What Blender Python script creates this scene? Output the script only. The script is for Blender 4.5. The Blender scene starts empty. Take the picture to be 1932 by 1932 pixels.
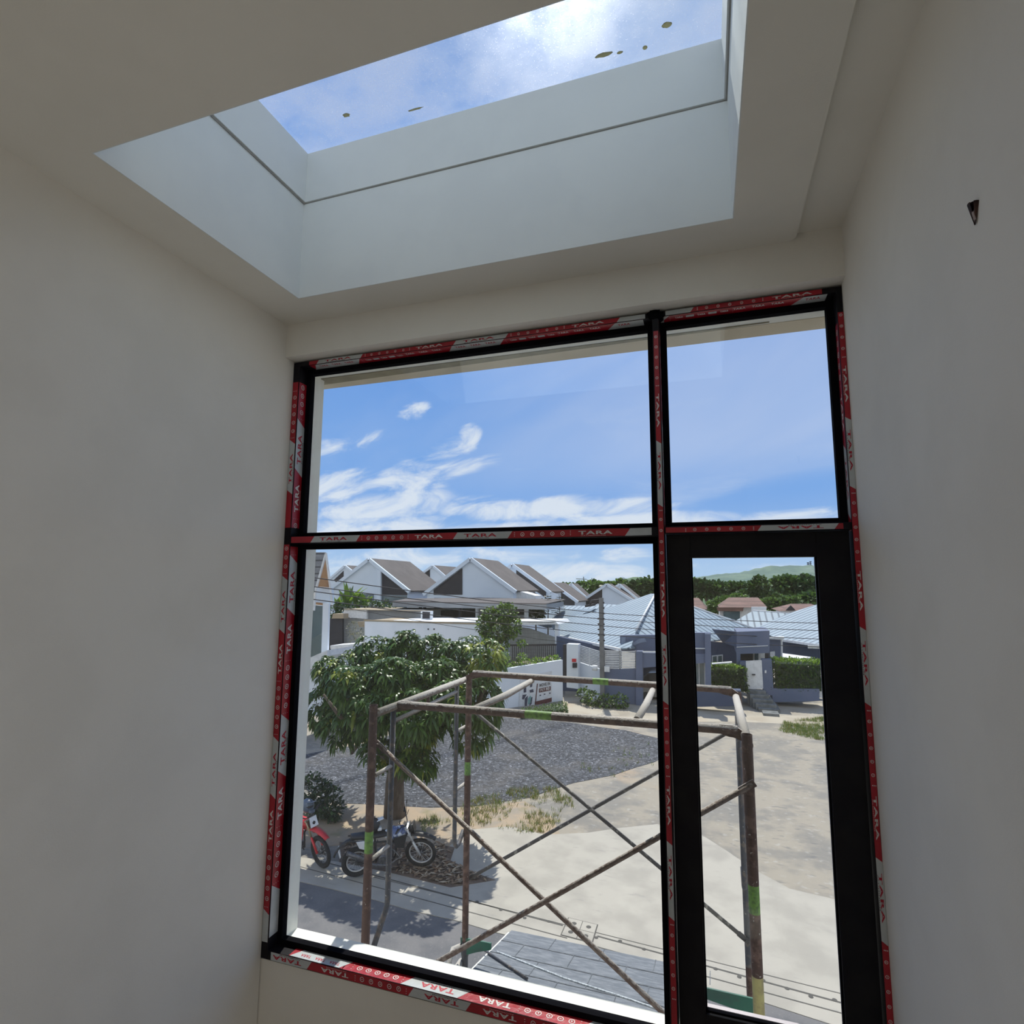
import bpy, math, random
import numpy as np
from mathutils import Vector, Matrix, noise
S = bpy.context.scene
COL = S.collection
random.seed(7)
PI = math.pi
R = math.radians

# ------------------------------------------------------------------ camera
# eye at the origin, x runs along the window wall, y goes out of the window, z is height above the eye
YAW, PITCH, ROLL, FPX = .326, .1278, .006, 1086.58
GZ = -6.0                                    # street level below the eye
_cy, _sy, _cp, _sp = math.cos(YAW), math.sin(YAW), math.cos(PITCH), math.sin(PITCH)
FW = Vector((-_sy * _cp, _cy * _cp, _sp))
_r0 = Vector((_cy, _sy, 0)); _u0 = _r0.cross(FW)
RT = _r0 * math.cos(ROLL) + _u0 * math.sin(ROLL)
UP = -_r0 * math.sin(ROLL) + _u0 * math.cos(ROLL)
cam_d = bpy.data.cameras.new('camera'); cam = bpy.data.objects.new('camera', cam_d); COL.objects.link(cam)
cam_d.sensor_width = 36; cam_d.lens = 36 * FPX / 1932; cam_d.clip_start = .05; cam_d.clip_end = 5000
m = Matrix.Identity(4)
for i in range(3):
    m[i][0] = RT[i]; m[i][1] = UP[i]; m[i][2] = -FW[i]
cam.matrix_world = m
S.camera = cam


def ray(px, py): return FW + RT * ((px - 966) / FPX) - UP * ((py - 966) / FPX)
def aty(px, py, y): d = ray(px, py); return d * (y / d.y)
def atx(px, py, x): d = ray(px, py); return d * (x / d.x)
def atz(px, py, z): d = ray(px, py); return d * (z / d.z)
def G(px, py): return atz(px, py, GZ)


# ------------------------------------------------------------------ node helpers
class NT:
    def __init__(s, nt): s.nt = nt; s.n = nt.nodes; s.l = nt.links
    def new(s, t, **k):
        n = s.n.new(t)
        for a, b in k.items(): setattr(n, a, b)
        return n
    def put(s, node, i, v):
        if v is None: return
        if isinstance(v, bpy.types.NodeSocket): s.l.new(v, node.inputs[i])
        else: node.inputs[i].default_value = v
    def math(s, op, a, b=None, c=None, clamp=False):
        n = s.new('ShaderNodeMath', operation=op, use_clamp=clamp)
        s.put(n, 0, a); s.put(n, 1, b)
        if c is not None: s.put(n, 2, c)
        return n.outputs[0]
    def vmath(s, op, a, b=None):
        n = s.new('ShaderNodeVectorMath', operation=op)
        s.put(n, 0, a); s.put(n, 1, b)
        return n.outputs[0] if op not in ('DOT_PRODUCT', 'LENGTH', 'DISTANCE') else n.outputs[1]
    def mix(s, f, a, b):
        n = s.new('ShaderNodeMix', data_type='RGBA')
        s.put(n, 0, f)
        for i, v in ((6, a), (7, b)):
            if isinstance(v, tuple) and len(v) == 3: v = v + (1,)
            s.put(n, i, v)
        return n.outputs[2]
    def noise(s, vec, scale, detail=4, rough=.55, dist=0.):
        n = s.new('ShaderNodeTexNoise')
        if vec is not None: s.l.new(vec, n.inputs['Vector'])
        n.inputs['Scale'].default_value = scale; n.inputs['Detail'].default_value = detail
        n.inputs['Roughness'].default_value = rough; n.inputs['Distortion'].default_value = dist
        return n.outputs[0]
    def ss(s, v, a, b, lo=0., hi=1.):
        n = s.new('ShaderNodeMapRange', interpolation_type='SMOOTHSTEP')
        s.put(n, 0, v); n.inputs[1].default_value = a; n.inputs[2].default_value = b
        n.inputs[3].default_value = lo; n.inputs[4].default_value = hi
        return n.outputs[0]
    def xyz(s, x, y, z):
        n = s.new('ShaderNodeCombineXYZ'); s.put(n, 0, x); s.put(n, 1, y); s.put(n, 2, z); return n.outputs[0]


# ------------------------------------------------------------------ world: blue tropical sky with wispy cloud
W = bpy.data.worlds.new('sky'); S.world = W; W.use_nodes = True
w = NT(W.node_tree); w.n.clear()
tc = w.new('ShaderNodeTexCoord')
sep = w.new('ShaderNodeSeparateXYZ'); w.l.new(tc.outputs['Generated'], sep.inputs[0])
yy = w.math('MAXIMUM', sep.outputs[1], .12)
U = w.math('DIVIDE', sep.outputs[0], yy); V = w.math('DIVIDE', sep.outputs[2], yy)
uv = w.xyz(U, V, 0.)
el = sep.outputs[2]
col = w.mix(w.ss(el, -.02, .16), (.50, .68, .92), (.215, .43, .87))
col = w.mix(w.ss(el, .15, .50), col, (.150, .335, .80))
col = w.mix(w.ss(el, .62, .9), col, (.085, .20, .52))
# thin veil to the right, thicker towards the sun
veil_n = w.noise(w.xyz(w.math('MULTIPLY', w.math('ADD', U, w.math('MULTIPLY', V, .55)), .8), w.math('MULTIPLY', w.math('SUBTRACT', V, w.math('MULTIPLY', U, .42)), 3.2), 0.), 1.6, 5, .5, .4)
vm = w.math('ADD', w.math('MULTIPLY', w.ss(U, -.75, .15), .85), w.math('MULTIPLY', w.math('SUBTRACT', veil_n, .5), 1.5))
vm = w.math('MULTIPLY', w.math('MULTIPLY', vm, w.ss(V, .09, .26)), .85, clamp=True)
# the clear blue gap low on the right
def ell(cx, cy, rx, ry, ang=0.):
    c, s_ = math.cos(ang), math.sin(ang)
    dx = w.math('SUBTRACT', U, cx); dy = w.math('SUBTRACT', V, cy)
    a = w.math('DIVIDE', w.math('ADD', w.math('MULTIPLY', dx, c), w.math('MULTIPLY', dy, s_)), rx)
    b = w.math('DIVIDE', w.math('SUBTRACT', w.math('MULTIPLY', dy, c), w.math('MULTIPLY', dx, s_)), ry)
    return w.math('SUBTRACT', 1., w.math('ADD', w.math('MULTIPLY', a, a), w.math('MULTIPLY', b, b)))
def pe(px, py, rxp, ryp, ang=0.):
    a = aty(px, py, 1.); b = aty(px + rxp, py, 1.); c = aty(px, py - ryp, 1.)
    return ell(a.x, a.z, abs(b.x - a.x), abs(c.z - a.z), ang)
gap = w.math('MAXIMUM', pe(1480, 925, 240, 34, .16), 0.)
vm = w.math('MULTIPLY', vm, w.math('SUBTRACT', 1., w.math('MULTIPLY', gap, .9, clamp=True)), clamp=True)
col = w.mix(w.math('MULTIPLY', vm, .88), col, (.52, .63, .90))
blobs = [(783, 777, 34, 20, 0), (845, 848, 60, 26, .25), (885, 825, 26, 26, 0), (880, 882, 80, 18, .16), (740, 905, 175, 34, .10), (640, 925, 120, 40, 0),
         (700, 950, 150, 36, .0), (700, 1000, 220, 26, 0), (930, 962, 110, 26, -.05), (1080, 958, 200, 24, .0), (1190, 985, 200, 22, 0), (960, 1000, 260, 18, 0),
         (1500, 975, 160, 24, .2), (760, 1058, 320, 28, .02), (1080, 1085, 240, 26, 0), (1180, 1048, 70, 16, 0), (1420, 1075, 260, 22, 0), (640, 840, 90, 18, .12)]
bm_ = None
for k, b in enumerate(blobs):
    e = pe(*b)
    e = w.math('MULTIPLY', e, {0: .85, 17: .55, 13: .8, 14: .75, 16: .5, 12: .6}.get(k, 1.))
    bm_ = e if bm_ is None else w.math('MAXIMUM', bm_, e)
cn = w.noise(w.xyz(w.math('MULTIPLY', U, 1.), w.math('MULTIPLY', w.math('SUBTRACT', V, w.math('MULTIPLY', U, .12)), 2.6), 3.), 7.5, 10, .62, .7)
cn2 = w.noise(w.xyz(U, w.math('MULTIPLY', V, 3.5), 1.), 3., 8, .6, .3)
cl = w.math('ADD', w.math('MULTIPLY', w.math('MAXIMUM', bm_, -.5), .8), w.math('MULTIPLY', w.math('SUBTRACT', cn, .5), 4.2))
cl = w.ss(cl, -.1, 1.1)
cl = w.math('MULTIPLY', cl, w.ss(bm_, -.5, .35))
thin = w.math('MULTIPLY', w.ss(cn2, .5, .75), w.math('MULTIPLY', w.ss(V, .45, .1), .3))
cl = w.math('MAXIMUM', cl, thin)
col = w.mix(w.math('MULTIPLY', cl, .93), col, (.80, .86, .97))
# general clouds elsewhere in the sky (behind and overhead)
gen = w.noise(tc.outputs['Generated'], 2.2, 6, .55)
back = w.math('MULTIPLY', w.ss(gen, .48, .72), w.ss(sep.outputs[1], .1, -.2))
bk_ = w.math('MULTIPLY', w.ss(sep.outputs[1], .05, -.35), w.ss(el, .92, .55))     # sunlit cloud banks on the far side of the sky
col = w.mix(w.math('MULTIPLY', bk_, w.ss(gen, .30, .55, .35, 1.)), col, (.86, .90, .96))
col = w.mix(w.ss(el, 0., -.06), col, (.30, .28, .22))
bg = w.new('ShaderNodeBackground'); w.l.new(col, bg.inputs[0]); bg.inputs[1].default_value = 1.0
wo = w.new('ShaderNodeOutputWorld'); w.l.new(bg.outputs[0], wo.inputs[0])

# ------------------------------------------------------------------ sun (high, ahead and slightly left)
sd = Vector((-.16, .60, 1.)).normalized()
sl = bpy.data.lights.new('sun', 'SUN'); sl.energy = 5.2; sl.angle = R(.6); sl.color = (1, .955, .88)
so = bpy.data.objects.new('sun', sl); COL.objects.link(so); so.rotation_euler = sd.to_track_quat('Z', 'Y').to_euler(); so.location = sd * 40
# unseen fill lamp added at floor level, shining upwards
FLOOR_Z = -3.2
def area(name, loc, target, sx, sy, e, c):
    l = bpy.data.lights.new(name, 'AREA'); l.shape = 'RECTANGLE'; l.size = sx; l.size_y = sy; l.energy = e; l.color = c
    o = bpy.data.objects.new(name, l); COL.objects.link(o); o.location = loc
    o.rotation_euler = (Vector(loc) - Vector(target)).to_track_quat('Z', 'Y').to_euler()
area('floor_fill', (-.8, 1.85, FLOOR_Z + .04), (-.8, 1.85, 5), 2.4, 1.1, 1.2, (1., .92, .82))
# two unseen fill lamps added behind the viewer to brighten the side walls
area('side_fill', (.50, -1.3, -.7), (-1.9, -1.95, -.45), 2.0, 2.2, 21, (1., .94, .87))
area('side_fill', (-2.04, -1.5, -.7), (.4, -2.75, -.45), 2.0, 2.2, 13, (1., .95, .89))
vs = S.view_settings
S.display_settings.display_device = 'sRGB'
vs.view_transform = 'Standard'; vs.look = 'None'; vs.exposure = 0.0; vs.gamma = 1; vs.use_curve_mapping = False
cy = S.cycles
cy.max_bounces = 12; cy.diffuse_bounces = 6; cy.transparent_max_bounces = 24; cy.transmission_bounces = 8; cy.glossy_bounces = 4
cy.sample_clamp_indirect = 6; cy.use_denoising = True


# ------------------------------------------------------------------ materials
def _rgb(c): return tuple(c) + (1,) if len(c) == 3 else tuple(c)
def mat(name, c, rough=.6, c2=None, scale=6., amt=1., metal=0., bump=0., bscale=None, spec=.5, lo=.4, hi=.65, stretch=None, trans=0., detail=6):
    M = bpy.data.materials.new(name); M.use_nodes = True
    t = NT(M.node_tree); b = t.n['Principled BSDF']
    b.inputs['Roughness'].default_value = rough; b.inputs['Metallic'].default_value = metal
    b.inputs['Specular IOR Level'].default_value = spec
    tcn = t.new('ShaderNodeTexCoord'); vec = tcn.outputs['Object']
    if stretch:
        vec = t.vmath('MULTIPLY', vec, stretch)
    c2 = c2 or tuple(x * .86 for x in c)
    f = t.ss(t.noise(vec, scale, detail), lo, hi)
    cc = t.mix(t.math('MULTIPLY', f, amt), _rgb(c), _rgb(c2))
    t.l.new(cc, b.inputs['Base Color'])
    if bump:
        bn = t.new('ShaderNodeBump'); bn.inputs['Strength'].default_value = bump; bn.inputs['Distance'].default_value = .01
        t.l.new(t.noise(vec, bscale or scale * 4, 5), bn.inputs['Height']); t.l.new(bn.outputs[0], b.inputs['Normal'])
    if trans:
        out = t.n['Material Output']; tr = t.new('ShaderNodeBsdfTranslucent')
        t.l.new(t.mix(.5, cc, _rgb((c[0] * 1.5, c[1] * 1.4, c[2] * .6))), tr.inputs[0])
        mx = t.new('ShaderNodeMixShader'); mx.inputs[0].default_value = trans
        t.l.new(b.outputs[0], mx.inputs[1]); t.l.new(tr.outputs[0], mx.inputs[2]); t.l.new(mx.outputs[0], out.inputs[0])
    return M


def add_layer(M, c, scale, lo, hi, stretch=None, amt=1., detail=5):
    t = NT(M.node_tree); b = t.n['Principled BSDF']; cur = b.inputs['Base Color'].links[0].from_socket
    tcn = t.new('ShaderNodeTexCoord'); vec = tcn.outputs['Object']
    vec = t.vmath('ADD', vec, (3.3, 7.1, 1.7))
    if stretch: vec = t.vmath('MULTIPLY', vec, stretch)
    f = t.math('MULTIPLY', t.ss(t.noise(vec, scale, detail), lo, hi), amt)
    t.l.new(t.mix(f, cur, _rgb(c)), b.inputs['Base Color'])
    return M


def bands(M, c, axis, period, width, off=0.):
    """thin lines every `period` along object axis (0/1/2)"""
    t = NT(M.node_tree); b = t.n['Principled BSDF']; cur = b.inputs['Base Color'].links[0].from_socket
    tcn = t.new('ShaderNodeTexCoord'); sp = t.new('ShaderNodeSeparateXYZ'); t.l.new(tcn.outputs['Object'], sp.inputs[0])
    fr = t.math('FRACT', t.math('DIVIDE', t.math('ADD', sp.outputs[axis], off + 500 * period), period))
    f = t.math('LESS_THAN', fr, width / period)
    t.l.new(t.mix(f, cur, _rgb(c)), b.inputs['Base Color'])
    return M


MT = {}
MT['wall'] = mat('plaster_wall', (.77, .745, .69), .9, (.74, .715, .66), 3., bump=.12, bscale=220, spec=.2)
MT['ceil'] = mat('plaster_ceiling', (.78, .76, .70), .9, (.75, .73, .67), 2., bump=.08, bscale=180, spec=.2)
MT['shaft'] = mat('shaft_paint', (.74, .765, .755), .7, (.71, .735, .73), 3., spec=.3)
MT['extw'] = mat('exterior_render', (.84, .84, .78), .85, (.80, .80, .74), 4., bump=.1, bscale=120)
MT['soffit'] = mat('exterior_soffit', (.66, .58, .44), .9, (.6, .53, .4), 3.)
MT['olive'] = mat('shadow_line_strip', (.30, .27, .18), .9, (.25, .22, .15), 12.)
MT['alu'] = mat('black_aluminium', (.008, .007, .010), .45, (.012, .011, .013), 8., spec=.15)
MT['bead'] = mat('black_gasket', (.006, .006, .008), .9, spec=.03)
MT['bright'] = mat('bead_highlight', (.55, .5, .52), .4)
MT['floor'] = mat('screed_floor', (.42, .40, .37), .8, (.36, .34, .32), 3.)
MT['red'] = mat('red_film', (.38, .010, .022), .35, (.31, .008, .018), 9., bump=.25, bscale=30)
MT['silver'] = mat('silver_film', (.50, .53, .54), .32, (.44, .47, .48), 9., bump=.25, bscale=30)
MT['redink'] = mat('red_ink', (.42, .01, .03), .5)
MT['whiteink'] = mat('white_ink', (.66, .64, .63), .5)
MT['greyink'] = mat('grey_ink', (.09, .08, .09), .5)
MT['pink'] = mat('faded_ink', (.56, .30, .31), .5)
MT['rust'] = mat('rusty_tube', (.085, .045, .035), .8, (.17, .10, .08), 20., bump=.5, bscale=90, lo=.48, hi=.62)
add_layer(MT['rust'], (.45, .41, .37), 48, .66, .72)
MT['steel'] = mat('old_steel_tube', (.065, .068, .08), .6, (.16, .13, .11), 22., bump=.4, bscale=80, lo=.5, hi=.65)
add_layer(MT['steel'], (.5, .48, .45), 55, .66, .72)
MT['cem'] = mat('cement_crusted_tube', (.50, .46, .42), .9, (.24, .19, .16), 42., bump=.8, bscale=120, lo=.5, hi=.62)
MT['brace'] = mat('brace_tube', (.22, .16, .13), .8, (.42, .37, .32), 30., bump=.5, bscale=80)
MT['braced'] = mat('dark_brace_tube', (.07, .065, .065), .7, (.3, .28, .24), 24., lo=.55, hi=.66)
MT['gband'] = mat('green_paint_band', (.16, .33, .05), .6, (.08, .16, .04), 40.)
MT['gplate'] = mat('dark_green_plate', (.02, .13, .085), .5, (.03, .09, .07), 12.)
MT['ypaint'] = mat('yellowed_tube', (.45, .40, .16), .7, (.30, .25, .12), 20.)


def crust(M, c, lo, hi):
    """cement droppings caked on the upper side of a tube"""
    t = NT(M.node_tree); b = t.n['Principled BSDF']; cur = b.inputs['Base Color'].links[0].from_socket
    g = t.new('ShaderNodeNewGeometry'); sp = t.new('ShaderNodeSeparateXYZ'); t.l.new(g.outputs['True Normal'], sp.inputs[0])
    tcn = t.new('ShaderNodeTexCoord'); f = t.math('ADD', sp.outputs[2], t.math('MULTIPLY', t.math('SUBTRACT', t.noise(tcn.outputs['Object'], 45, 4), .5), 1.6))
    t.l.new(t.mix(t.ss(f, lo, hi), cur, _rgb(c)), b.inputs['Base Color']); return M
MT['rustc'] = crust(mat('rusty_tube_caked', (.085, .045, .035), .85, (.15, .09, .07), 20., bump=.7, bscale=110), (.50, .46, .42), .35, .6)
MT['cem'] = crust(mat('caked_bar', (.20, .15, .12), .9, (.30, .25, .21), 30., bump=.8, bscale=120), (.50, .47, .43), -.1, .3)
MT['brace'] = crust(mat('brace_tube', (.12, .075, .06), .85, (.22, .17, .14), 30., bump=.6, bscale=110), (.40, .36, .32), .5, .8)


def glass(name, tint=(.97, .985, .98), refl=1.0):
    M = bpy.data.materials.new(name); M.use_nodes = True
    t = NT(M.node_tree); t.n.clear()
    tr = t.new('ShaderNodeBsdfTransparent'); tr.inputs[0].default_value = _rgb(tint)
    gl = t.new('ShaderNodeBsdfGlossy'); gl.inputs['Roughness'].default_value = .0; gl.inputs[0].default_value = (1, 1, 1, 1)
    lw = t.new('ShaderNodeFresnel'); lw.inputs[0].default_value = 1.45
    geo = t.new('ShaderNodeNewGeometry')
    # the same reflectance seen from either face
    dt = t.math('ABSOLUTE', t.vmath('DOT_PRODUCT', geo.outputs['Normal'], geo.outputs['Incoming']))
    f5 = t.math('POWER', t.math('SUBTRACT', 1., dt), 5.)
    fac = t.math('MULTIPLY', t.math('ADD', t.math('MULTIPLY', f5, .92), .045), refl, clamp=True)
    mx = t.new('ShaderNodeMixShader'); t.l.new(fac, mx.inputs[0]); t.l.new(tr.outputs[0], mx.inputs[1]); t.l.new(gl.outputs[0], mx.inputs[2])
    o = t.new('ShaderNodeOutputMaterial'); t.l.new(mx.outputs[0], o.inputs[0])
    return M


MT['glass'] = glass('window_glass')
# skylight pane: dusty, it scatters the sun forward, with bare spots, smears and dirt
M = glass('dusty_skylight_glass', (.93, .97, .97)); t = NT(M.node_tree)
o = [n for n in t.n if n.type == 'OUTPUT_MATERIAL'][0]; base = o.inputs[0].links[0].from_socket
tcn = t.new('ShaderNodeTexCoord'); vec = tcn.outputs['Object']
spx = t.new('ShaderNodeSeparateXYZ'); t.l.new(vec, spx.inputs[0])
dust = t.math('MULTIPLY', t.ss(t.noise(vec, 2.2, 6, .6), .30, .70), .34)
dust = t.math('ADD', dust, t.math('MULTIPLY', t.ss(t.noise(vec, 160, 2, .6), .60, .72), .25))
dust = t.math('ADD', dust, .05)
dust = t.math('MULTIPLY', dust, t.ss(spx.outputs[0], -1.9, -.7, .28, 1.))
smear = t.math('MULTIPLY', t.ss(t.noise(t.vmath('MULTIPLY', vec, (1., 3.5, 1.)), 7., 7, .7, 1.2), .60, .72), .22)
dust = t.math('ADD', dust, smear, clamp=True)
df = t.new('ShaderNodeBsdfTranslucent'); df.inputs[0].default_value = (.40, .42, .46, 1)
rf = t.new('ShaderNodeBsdfRefraction'); rf.inputs['IOR'].default_value = 1.12; rf.inputs['Roughness'].default_value = .62; rf.inputs[0].default_value = (.9, .93, 1, 1)
m0 = t.new('ShaderNodeMixShader'); m0.inputs[0].default_value = .10; t.l.new(df.outputs[0], m0.inputs[1]); t.l.new(rf.outputs[0], m0.inputs[2])
m1 = t.new('ShaderNodeMixShader'); t.l.new(dust, m1.inputs[0]); t.l.new(base, m1.inputs[1]); t.l.new(m0.outputs[0], m1.inputs[2])
t.l.new(m1.outputs[0], o.inputs[0])
MT['sky_glass'] = M


# ------------------------------------------------------------------ mesh builder
class MB:
    def __init__(s): s.v = []; s.f = []; s.m = []; s.sm = []
    def add(s, vs_, fs, mi=0, smooth=False):
        o = len(s.v); s.v += [tuple(v) for v in vs_]
        for f in fs: s.f.append(tuple(i + o for i in f)); s.m.append(mi); s.sm.append(smooth)
        return s
    def box(s, a, b, mi=0):
        x0, y0, z0 = [min(a[i], b[i]) for i in range(3)]; x1, y1, z1 = [max(a[i], b[i]) for i in range(3)]
        v = [(x0, y0, z0), (x1, y0, z0), (x1, y1, z0), (x0, y1, z0), (x0, y0, z1), (x1, y0, z1), (x1, y1, z1), (x0, y1, z1)]
        return s.add(v, [(0, 3, 2, 1), (4, 5, 6, 7), (0, 1, 5, 4), (1, 2, 6, 5), (2, 3, 7, 6), (3, 0, 4, 7)], mi)
    def obox(s, c, ux, uy, uz, mi=0):
        """oriented box, half-vectors"""
        c, ux, uy, uz = map(Vector, (c, ux, uy, uz))
        v = [c + ux * i + uy * j + uz * k for k in (-1, 1) for (i, j) in ((-1, -1), (1, -1), (1, 1), (-1, 1))]
        return s.add(v, [(0, 3, 2, 1), (4, 5, 6, 7), (0, 1, 5, 4), (1, 2, 6, 5), (2, 3, 7, 6), (3, 0, 4, 7)], mi)
    def prism(s, pts, ext, mi=0, mside=None):
        """polygon extruded along a vector"""
        pts = [Vector(p) for p in pts]; e = Vector(ext); n = len(pts)
        nrm = Vector((0, 0, 0))
        for i in range(n): nrm += pts[i].cross(pts[(i + 1) % n])
        if nrm.dot(e) > 0: pts = pts[::-1]
        v = pts + [p + e for p in pts]
        s.add(v, [tuple(range(n)), tuple(range(2 * n - 1, n - 1, -1))], mi)
        o = len(s.v) - 2 * n
        for i in range(n):
            j = (i + 1) % n
            s.f.append((o + j, o + i, o + n + i, o + n + j)); s.m.append(mi if mside is None else mside); s.sm.append(False)
        return s
    def tube(s, path, r, n=10, mi=0, cap=True, closed=False, hollow=False):
        P = [Vector(p) for p in path]; k = len(P); rr = r if isinstance(r, (list, tuple)) else [r] * k
        rings = []; prev = None
        for i in range(k):
            if closed: d = P[(i + 1) % k] - P[i - 1]
            else: d = (P[min(i + 1, k - 1)] - P[max(i - 1, 0)])
            d.normalize()
            if prev is None:
                a = Vector((0, 0, 1)) if abs(d.z) < .9 else Vector((1, 0, 0))
                x = d.cross(a).normalized()
            else:
                x = (prev - d * prev.dot(d)).normalized()
            prev = x; y = d.cross(x)
            rings.append([P[i] + (x * math.cos(2 * PI * j / n) + y * math.sin(2 * PI * j / n)) * rr[i] for j in range(n)])
        o = len(s.v)
        for q in rings: s.v += [tuple(p) for p in q]
        for i in range(k if closed else k - 1):
            i2 = (i + 1) % k
            for j in range(n):
                s.f.append((o + i * n + j, o + i * n + (j + 1) % n, o + i2 * n + (j + 1) % n, o + i2 * n + j)); s.m.append(mi); s.sm.append(True)
        if cap and not closed:
            s.f.append(tuple(o + j for j in range(n - 1, -1, -1))); s.m.append(mi); s.sm.append(False)
            s.f.append(tuple(o + (k - 1) * n + j for j in range(n))); s.m.append(mi); s.sm.append(False)
        return s
    def ball(s, c, rx, ry=None, rz=None, n=12, k=8, mi=0, jit=0., rot=None):
        ry = ry or rx; rz = rz or rx; c = Vector(c)
        v = [Vector((0, 0, -1))]
        for i in range(1, k):
            a = -PI / 2 + PI * i / k
            for j in range(n): v.append(Vector((math.cos(a) * math.cos(2 * PI * j / n), math.cos(a) * math.sin(2 * PI * j / n), math.sin(a))))
        v.append(Vector((0, 0, 1)))
        out = []
        for p in v:
            q = Vector((p.x * rx, p.y * ry, p.z * rz)) * (1 + jit * noise.noise(p * 2.3 + c))
            if rot is not None: q = rot @ q
            out.append(q + c)
        f = [(0, 1 + (j + 1) % n, 1 + j) for j in range(n)]
        for i in range(k - 2):
            for j in range(n):
                a = 1 + i * n + j; b = 1 + i * n + (j + 1) % n
                f.append((a, b, b + n, a + n))
        l = len(v) - 1
        f += [(l, l - n + j, l - n + (j + 1) % n) for j in range(n)]
        return s.add(out, f, mi, True)
    def build(s, name, mats, parent=None, bevel=0., recenter=True):
        me = bpy.data.meshes.new(name)
        if not isinstance(mats, (list, tuple)): mats = [mats]
        vs_ = s.v
        org = Vector((0, 0, 0))
        if recenter and parent is None and vs_:
            a = np.array(vs_); org = Vector(((a[:, 0].min() + a[:, 0].max()) / 2, (a[:, 1].min() + a[:, 1].max()) / 2, a[:, 2].min()))
        elif parent is not None: org = parent.matrix_world.translation.copy() if parent.type == 'EMPTY' or parent.parent is None else WORLD.get(parent.name, Vector((0, 0, 0)))
        if org.length: vs_ = [(p[0] - org.x, p[1] - org.y, p[2] - org.z) for p in vs_]
        me.from_pydata(vs_, [], s.f)
        for M_ in mats: me.materials.append(M_)
        me.polygons.foreach_set('material_index', s.m); me.polygons.foreach_set('use_smooth', s.sm)
        me.update()
        o = bpy.data.objects.new(name, me); COL.objects.link(o)
        if parent is not None: o.parent = parent
        else: o.location = org
        WORLD[o.name] = org
        if bevel:
            b = o.modifiers.new('bevel', 'BEVEL'); b.width = bevel; b.segments = 2; b.limit_method = 'ANGLE'
        if parent is None: bpy.context.view_layer.update()
        return o


WORLD = {}
def tag(o, label=None, cat=None, group=None, kind=None):
    if label: o['label'] = label
    if cat: o['category'] = cat
    if group: o['group'] = group
    if kind: o['kind'] = kind
    return o


def thing(name, loc, label, cat, group=None):
    o = bpy.data.objects.new(name, None); COL.objects.link(o); o.location = loc; o.empty_display_size = .2
    tag(o, label, cat, group); WORLD[o.name] = Vector(loc); bpy.context.view_layer.update()
    return o


def struct(mb, name, mats, **k): return tag(mb.build(name, mats, **k), kind='structure')


_gl = {}
def glyphs(txt):
    if txt in _gl: return _gl[txt]
    c = bpy.data.curves.new('t', 'FONT'); c.body = txt; c.size = 1.; c.resolution_u = 3; c.space_character = 1.12; c.offset = .03
    o = bpy.data.objects.new('t', c); COL.objects.link(o); bpy.context.view_layer.update()
    me = bpy.data.meshes.new_from_object(o.evaluated_get(bpy.context.evaluated_depsgraph_get()))
    v = np.array([tuple(p.co) for p in me.vertices]); f = [tuple(p.vertices) for p in me.polygons]
    bpy.data.objects.remove(o); bpy.data.curves.remove(c); bpy.data.meshes.remove(me)
    mn, mx = v.min(0), v.max(0)
    v = v - mn; _gl[txt] = (v, f, mx[0] - mn[0], mx[1] - mn[1])
    return _gl[txt]


def put_text(mb, txt, org, u, v, h, width=None, mi=0):
    """lettering lying in the plane (u, v) from its lower left corner org"""
    gv, gf, gw, gh = glyphs(txt)
    sy = h / gh; sx = (width / gw) if width else sy
    org, u, v = Vector(org), Vector(u), Vector(v)
    mb.add([org + u * (p[0] * sx) + v * (p[1] * sy) for p in gv], gf, mi)


# ================================================================== THE ROOM
XL, XR, YF, YH = -2.119, .555, 2.505, 2.431
ZC, ZC2, XE = 1.4005, 1.428, .387
FL = -3.2                     # floor of the stairwell
YB = -3.5                     # rear wall
SX0, SX1, SY0, SY1, SG, SGL = -1.862, .14, 1.1935, 2.203, 1.904, 2.18
struct(MB().box((XL - .6, YB - .15, FL - .2), (XR + .6, 2.69, FL)), 'floor', MT['floor'])
struct(MB().box((XL - .15, YB, FL), (XL, 2.5, 2.0)), 'wall_left', MT['wall'])
struct(MB().box((XR, YB, FL), (XR + .15, 2.5, 2.0)), 'wall_right', MT['wall'])
b = MB()                      # closed rear wall behind the viewer
b.box((XL - .15, YB - .15, FL), (XR + .15, YB, 2.0))
struct(b, 'wall_rear', MT['wall'])
# window wall: inner leaf below the sill and header above, outer leaf with the reveal
XO, YO, ZO, ZH = -2.057, 2.686, -1.7458, 1.172
XOR = .53
b = MB()
b.box((XL - .15, YF, FL), (XR + .15, YO, -1.80))
b.box((XL - .15, YH, 1.219), (XR + .15, YF, 2.0)); b.box((XL - .15, YF, 1.219), (XR + .15, YO, 2.0))
struct(b, 'wall_window', MT['wall'])
b = MB()
b.box((XL - 1.2, 2.598, GZ), (XO, YO, 2.0)); b.box((XL - 1.2, YF, GZ), (XL - .15, 2.598, 2.))
b.box((XOR, 2.598, GZ), (XR + 1.3, YO, 2.0)); b.box((XR + .15, YF, GZ), (XR + 1.3, 2.598, 2.))
b.box((XO, 2.598, GZ), (XOR, YO, ZO)); b.box((XL - .15, 2.598, ZH), (XR + .15, YO, 2.0))
b.box((XL - .15, YF, GZ), (XR + .15, 2.598, FL - .2))
b.box((-9., YF - .4, GZ), (XL - 1.2, YO, 2.0)); b.box((XR + 1.3, YF - .4, GZ), (10., YO, 2.0))
struct(b, 'wall_exterior', MT['extw'])
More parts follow.
